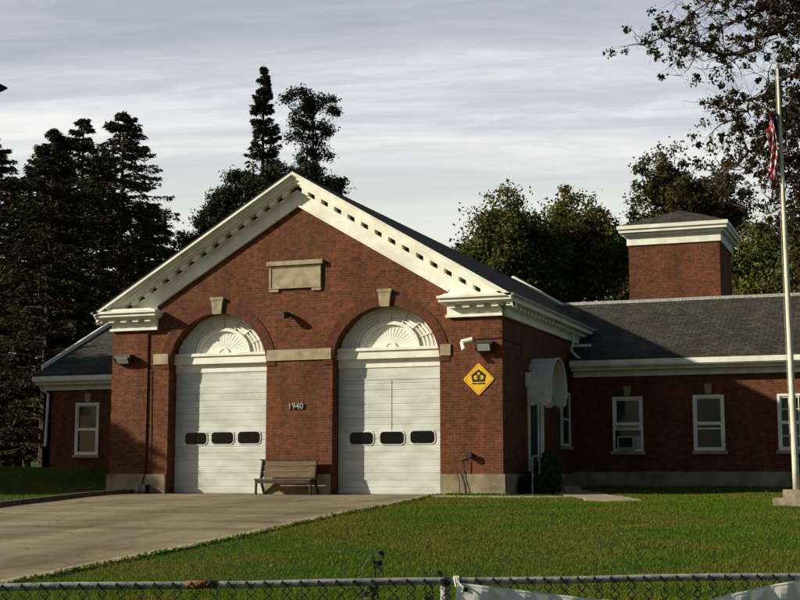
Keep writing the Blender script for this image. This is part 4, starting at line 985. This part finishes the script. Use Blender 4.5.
bl(842,160,270,140,230,66,'leafd',36,'dark tree at the right edge behind the flagpole',ncl=380,nleaf=110,size=.13,lobes=14,clr=(.35,.85))
# near overhanging tree at the right
def near_tree():
    g=np.random.default_rng(41); Y=37.5; k=F/36.5; base=(atY(868,480,Y).x,Y,1.1); t=thing('overhanging_tree',base,'autumn tree reaching brown green branches in from the upper right corner','tree')
    mb=MB(); bx=base[0]; hs=atY(860,-60,Y).z
    mb.tube([(bx,Y,.9),(bx+.15,Y,4),(bx-.1,Y+.1,8),(bx-.3,Y,12),(bx-.6,Y,hs+1)],[.42,.36,.30,.22,.08],12)
    W_=lambda x,y,dy=0: np.array(atY(x,y,Y+dy))
    limbs=[([(862,110),(815,30),(790,18),(770,34),(756,49),(722,55),(694,44),(670,36),(644,45)],.11,0),
           ([(860,60),(820,-10),(780,-30),(745,-20),(716,0),(690,14)],.10,-.8),
           ([(862,170),(815,120),(785,125),(760,150),(738,165),(722,172)],.08,.5),
           ([(862,120),(820,80),(790,75),(765,95),(748,112),(735,120)],.08,-.4),
           ([(862,40),(830,-20),(800,-5),(765,8),(735,22),(716,36)],.09,.7),
           ([(864,250),(830,215),(805,200),(785,205),(772,200)],.06,.2),
           ([(864,200),(830,160),(806,150),(790,160),(778,180)],.07,0)]
    C_=[];Rr=[]
    for pts,r,dy in limbs:
        P=[W_(x,y,dy*min(1,i/2)) for i,(x,y) in enumerate(pts)]
        Q=[]
        for a,b in zip(P,P[1:]):
            Q.append(a); Q.append((a+b)/2+g.normal(size=3)*.12)
        Q.append(P[-1]); mb.tube(Q,list(np.linspace(r,.012,len(Q))),7,False)
        for i in range(2,len(Q)):
            fr=i/len(Q)
            for k_ in range(6):
                d=g.normal(size=3); d[2]=d[2]*.7+.1; d/=np.linalg.norm(d); ln=g.uniform(.4,1.5)*(1.15-.4*fr)
                e=Q[i]+d*ln; L_=limb(Q[i],e,g,.14,4); mb.tube(L_,[.022,.016,.011,.008,.004],4,False)
                for j in range(3):
                    q=L_[-1-j%2]+g.normal(size=3)*.22; e2=q+g.normal(size=3)*.22
                    mb.tube([L_[-2],q,e2],[.007,.004,.002],3,False)
                    dens=.7 if fr<.62 else .42
                    if len(pts)>7 and fr>.35: dens=.24
                    if g.random()<dens: C_.append(e2); Rr.append(g.uniform(.10,.24))
    # crown core nearer to the trunk
    for _ in range(380):
        x=g.uniform(755,900); y=g.uniform(-70,165)
        if x<792 and 56<y<95: continue
        if y<60 and x<790 and g.random()<.4: continue
        if x<775 and (y<60 or g.random()<.5) and g.random()<.5: continue
        q=W_(x,y,g.uniform(-2.2,2.2)); e=q+np.array([g.uniform(.3,.9),g.normal()*.3,g.uniform(-.3,.5)]); mb.tube([e,(e+q)/2+g.normal(size=3)*.08,q],[.014,.009,.003],4,False); C_+=[q,(q+e)/2]; Rr+=[g.uniform(.15,.34),g.uniform(.12,.25)]
    for _ in range(24):
        x=g.uniform(785,900); y=g.uniform(150,350)
        if x<785+abs(y-240)*.0 and g.random()<.6: continue
        if 165<y<235 and x<806: continue
        if x<796 and g.random()<.5: continue
        if x<808 and y>255: continue
        C_.append(W_(x,y,g.uniform(-1.5,1.5))); Rr.append(g.uniform(.18,.36))
    mb.build('trunk','bark',t)
    V,F_=clumps(C_,np.array(Rr)*.8,32,.07,g,flat=.8,elong=1.5); rawmesh('crown',V,F_,'leafb',t)
near_tree()
# trees beyond the left edge that shade the left half of the station
for i,(x,y,h,r,s_) in enumerate([(-42.6,27.6,12.5,3.3,51),(-47,33,17,5.2,52),(-50,39,16,4.7,53),(-40,14.5,13,2.2,55),(-42.5,35.5,12.5,3.8,56)]):
    broadleaf('yard_tree','leafy yard tree %s beyond the left edge of the driveway'%['nearest the station','taller','farthest back','nearest the street','second nearest the station'][i],(x,y,gz_(x,y)),h,(r,r,h*.34,h*.64),'leafd',s_,ncl=(170,330,260,85,280)[i],nleaf=120,size=.3,lobes=12,group='yard trees left of the driveway')
# understory at the left
for i,(px,Y,w,h) in enumerate([(-20,62,4.5,4.2),(8,66,4,5.2),(30,63,3.4,4.6),(52,70,4,6.0),(-8,72,5,7),(24,76,6,9),(2,80,6,9),(40,82,6,9),(-25,80,6,9)]):
    x=spot(px,Y); broadleaf('understory_bush','dark bush at the wood edge, number %s from the left wing going outward'%['four','three','one','two','five','six','seven','eight','nine'][i],(x,Y,gz_(x,Y)),h,(w/1.6,w/2,h*.45,h*.5),'leafd',60+i,trunk_r=.08,ncl=60,nleaf=70,size=.25,lobes=6,group='bushes at the wood edge',cat='bush',fork=.15)

# shrubs by the side door
M['shrubl']=mat('bright_shrub',(.075,.125,.03),.8,.1,5,col2=(.045,.08,.018),island=.4,trans=.15)
def shrub(label,seed,base,rx,h,n=2600,size=.06,cone=True,m='shrub'):
    g=np.random.default_rng(seed); t=thing('shrub',base,label,'shrub'); bx,by,bz=base
    mb=MB(); mb.tube([(bx,by,bz-.05),(bx,by,bz+h*.8)],[.03,.01],6)
    for k in range(14):
        a=k*2.4; z=h*(.1+.06*k*.9); mb.tube([(bx,by,bz+z*.8),(bx+math.cos(a)*rx*.7,by+math.sin(a)*rx*.7,bz+z)],[.012,.004],4,False)
    mb.build('stem','bark',t)
    z=g.random(n)**.9; prof=(np.sin(np.pi*np.clip(z*.80+.20,0,1))**.7) if cone else np.sqrt(np.clip(1-(z*1.6-.6)**2,0,1))
    a=g.random(n)*6.283; lump=1+.16*np.sin(a*3+z*9)+.12*np.sin(a*7-z*15); r=rx*prof*lump*(.55+.45*g.random(n)**.4)
    c=np.stack([bx+r*np.cos(a),by+r*np.sin(a),bz+.03+z*h],1); d=np.stack([np.cos(a),np.sin(a),np.full(n,1.2)],1)+g.normal(size=(n,3))*.5; d/=np.linalg.norm(d,axis=1,keepdims=True)
    b=np.cross(d,g.normal(size=(n,3))); b/=np.linalg.norm(b,axis=1,keepdims=True); sz=size*(.6+.8*g.random((n,1)))
    V,F_=quads(c,d*sz,b*sz*.5); rawmesh('foliage',V,F_,m,t)
shrub('rounded upright green shrub in front of the side door',71,(-9.95,39.0,1.12),.36,1.25,5200,.05,m='shrubl')
shrub('low dark shrub growing against the handrail by the corner',72,(-10.25,38.1,1.1),.34,.62,2600,.05,False)

# ------------------------------------------------------------------ grass
g=np.random.default_rng(5)
def blades(n,xr,yr,keep,hmin,hmax,w):
    x=g.uniform(*xr,n); y=g.uniform(*yr,n); k=keep(x,y); x=x[k];y=y[k]; n=len(x)
    z=lawnz(x,y); pat=.5+.5*np.sin(x*1.1+np.sin(y*.7)*1.5)*np.sin(y*.9+1.3*np.sin(x*.6)); h=(hmin+(hmax-hmin)*g.random(n))*(.65+.6*pat)
    a=g.random(n)*6.283; w_=w*(.7+.6*g.random(n)); t=g.normal(size=(n,2))*.45*h[:,None]
    b0=np.stack([x-np.cos(a)*w_,y-np.sin(a)*w_,z-.005],1); b1=np.stack([x+np.cos(a)*w_,y+np.sin(a)*w_,z-.005],1); tp=np.stack([x+t[:,0],y+t[:,1],z+h],1)
    return np.stack([b0,b1,tp],1).reshape(-1,3)
inpath=lambda x,y: ((y>35.0)&(y<35.65)&(x<-7.9))|((x>-7.7-.4*(y-33.4))&(x<-6.1-.4*(y-33.4))&(y>33.3)&(y<39.6))
right=lambda x,y:(x>lerp_tab(DR,y)+.0)&~inpath(x,y)&~((x>-10.56-1.5)&(x<-10.5)&(y>36.6))&((x>-10.5)|(y<36.5))&(np.abs(x-fx)+np.abs(y-fy)>.6)&~((x<-9.1)&(y>39.1)&(y<41.3))
left=lambda x,y:(x<lerp_tab(DL,y)-.2)&((x<-23.3)|(y<36.5))
V=np.concatenate([blades(260000,(-12.6,1.5),(15,44.5),right,.022,.058,.006),blades(60000,(-12,3),(9,16),right,.04,.09,.005),blades(90000,(-40,-20),(22,50),left,.03,.08,.009)])
tag(rawmesh('grass',V,np.arange(len(V)).reshape(-1,3),'blade'),'short mown grass covering the lawn','grass',kind='stuff')
# weeds and clover clumps along edges of the foundation and driveway
y=g.uniform(12,36.5,700); x=lerp_tab(DR,y)+g.normal(size=700)*.035+.02
x2=g.uniform(-12.2,-10.5,900); y2=D-.14-np.abs(g.normal(size=900))*.12
X_=np.concatenate([x,x2]);Y_=np.concatenate([y,y2]); m=len(X_)
Vv,Ff=clumps(np.stack([X_,Y_,ter(X_,Y_)+.03],1),np.full(m,.035),6,.026,g,elong=3); tag(rawmesh('edge_grass',Vv,Ff,'blade'),'longer ragged grass along the driveway edge and foundation','grass',kind='stuff')
# fallen leaves
n=900; x=g.uniform(-12,2,n); y=g.uniform(17,44,n); k=right(x,y); x=x[k];y=y[k]; a=g.random(len(x))*6.28; c=np.stack([x,y,lawnz(x,y)+.05],1)
V,F_=quads(c,np.stack([np.cos(a),np.sin(a),g.normal(size=len(x))*.3],1)*.035,np.stack([-np.sin(a),np.cos(a),g.normal(size=len(x))*.3],1)*.028)
M['dead']=mat('dead_leaf',(.10,.065,.025),.9,.3,30,island=.4); tag(rawmesh('fallen_leaves',V,F_,'dead'),'scattered small brown fallen leaves on the lawn','leaves',kind='stuff')
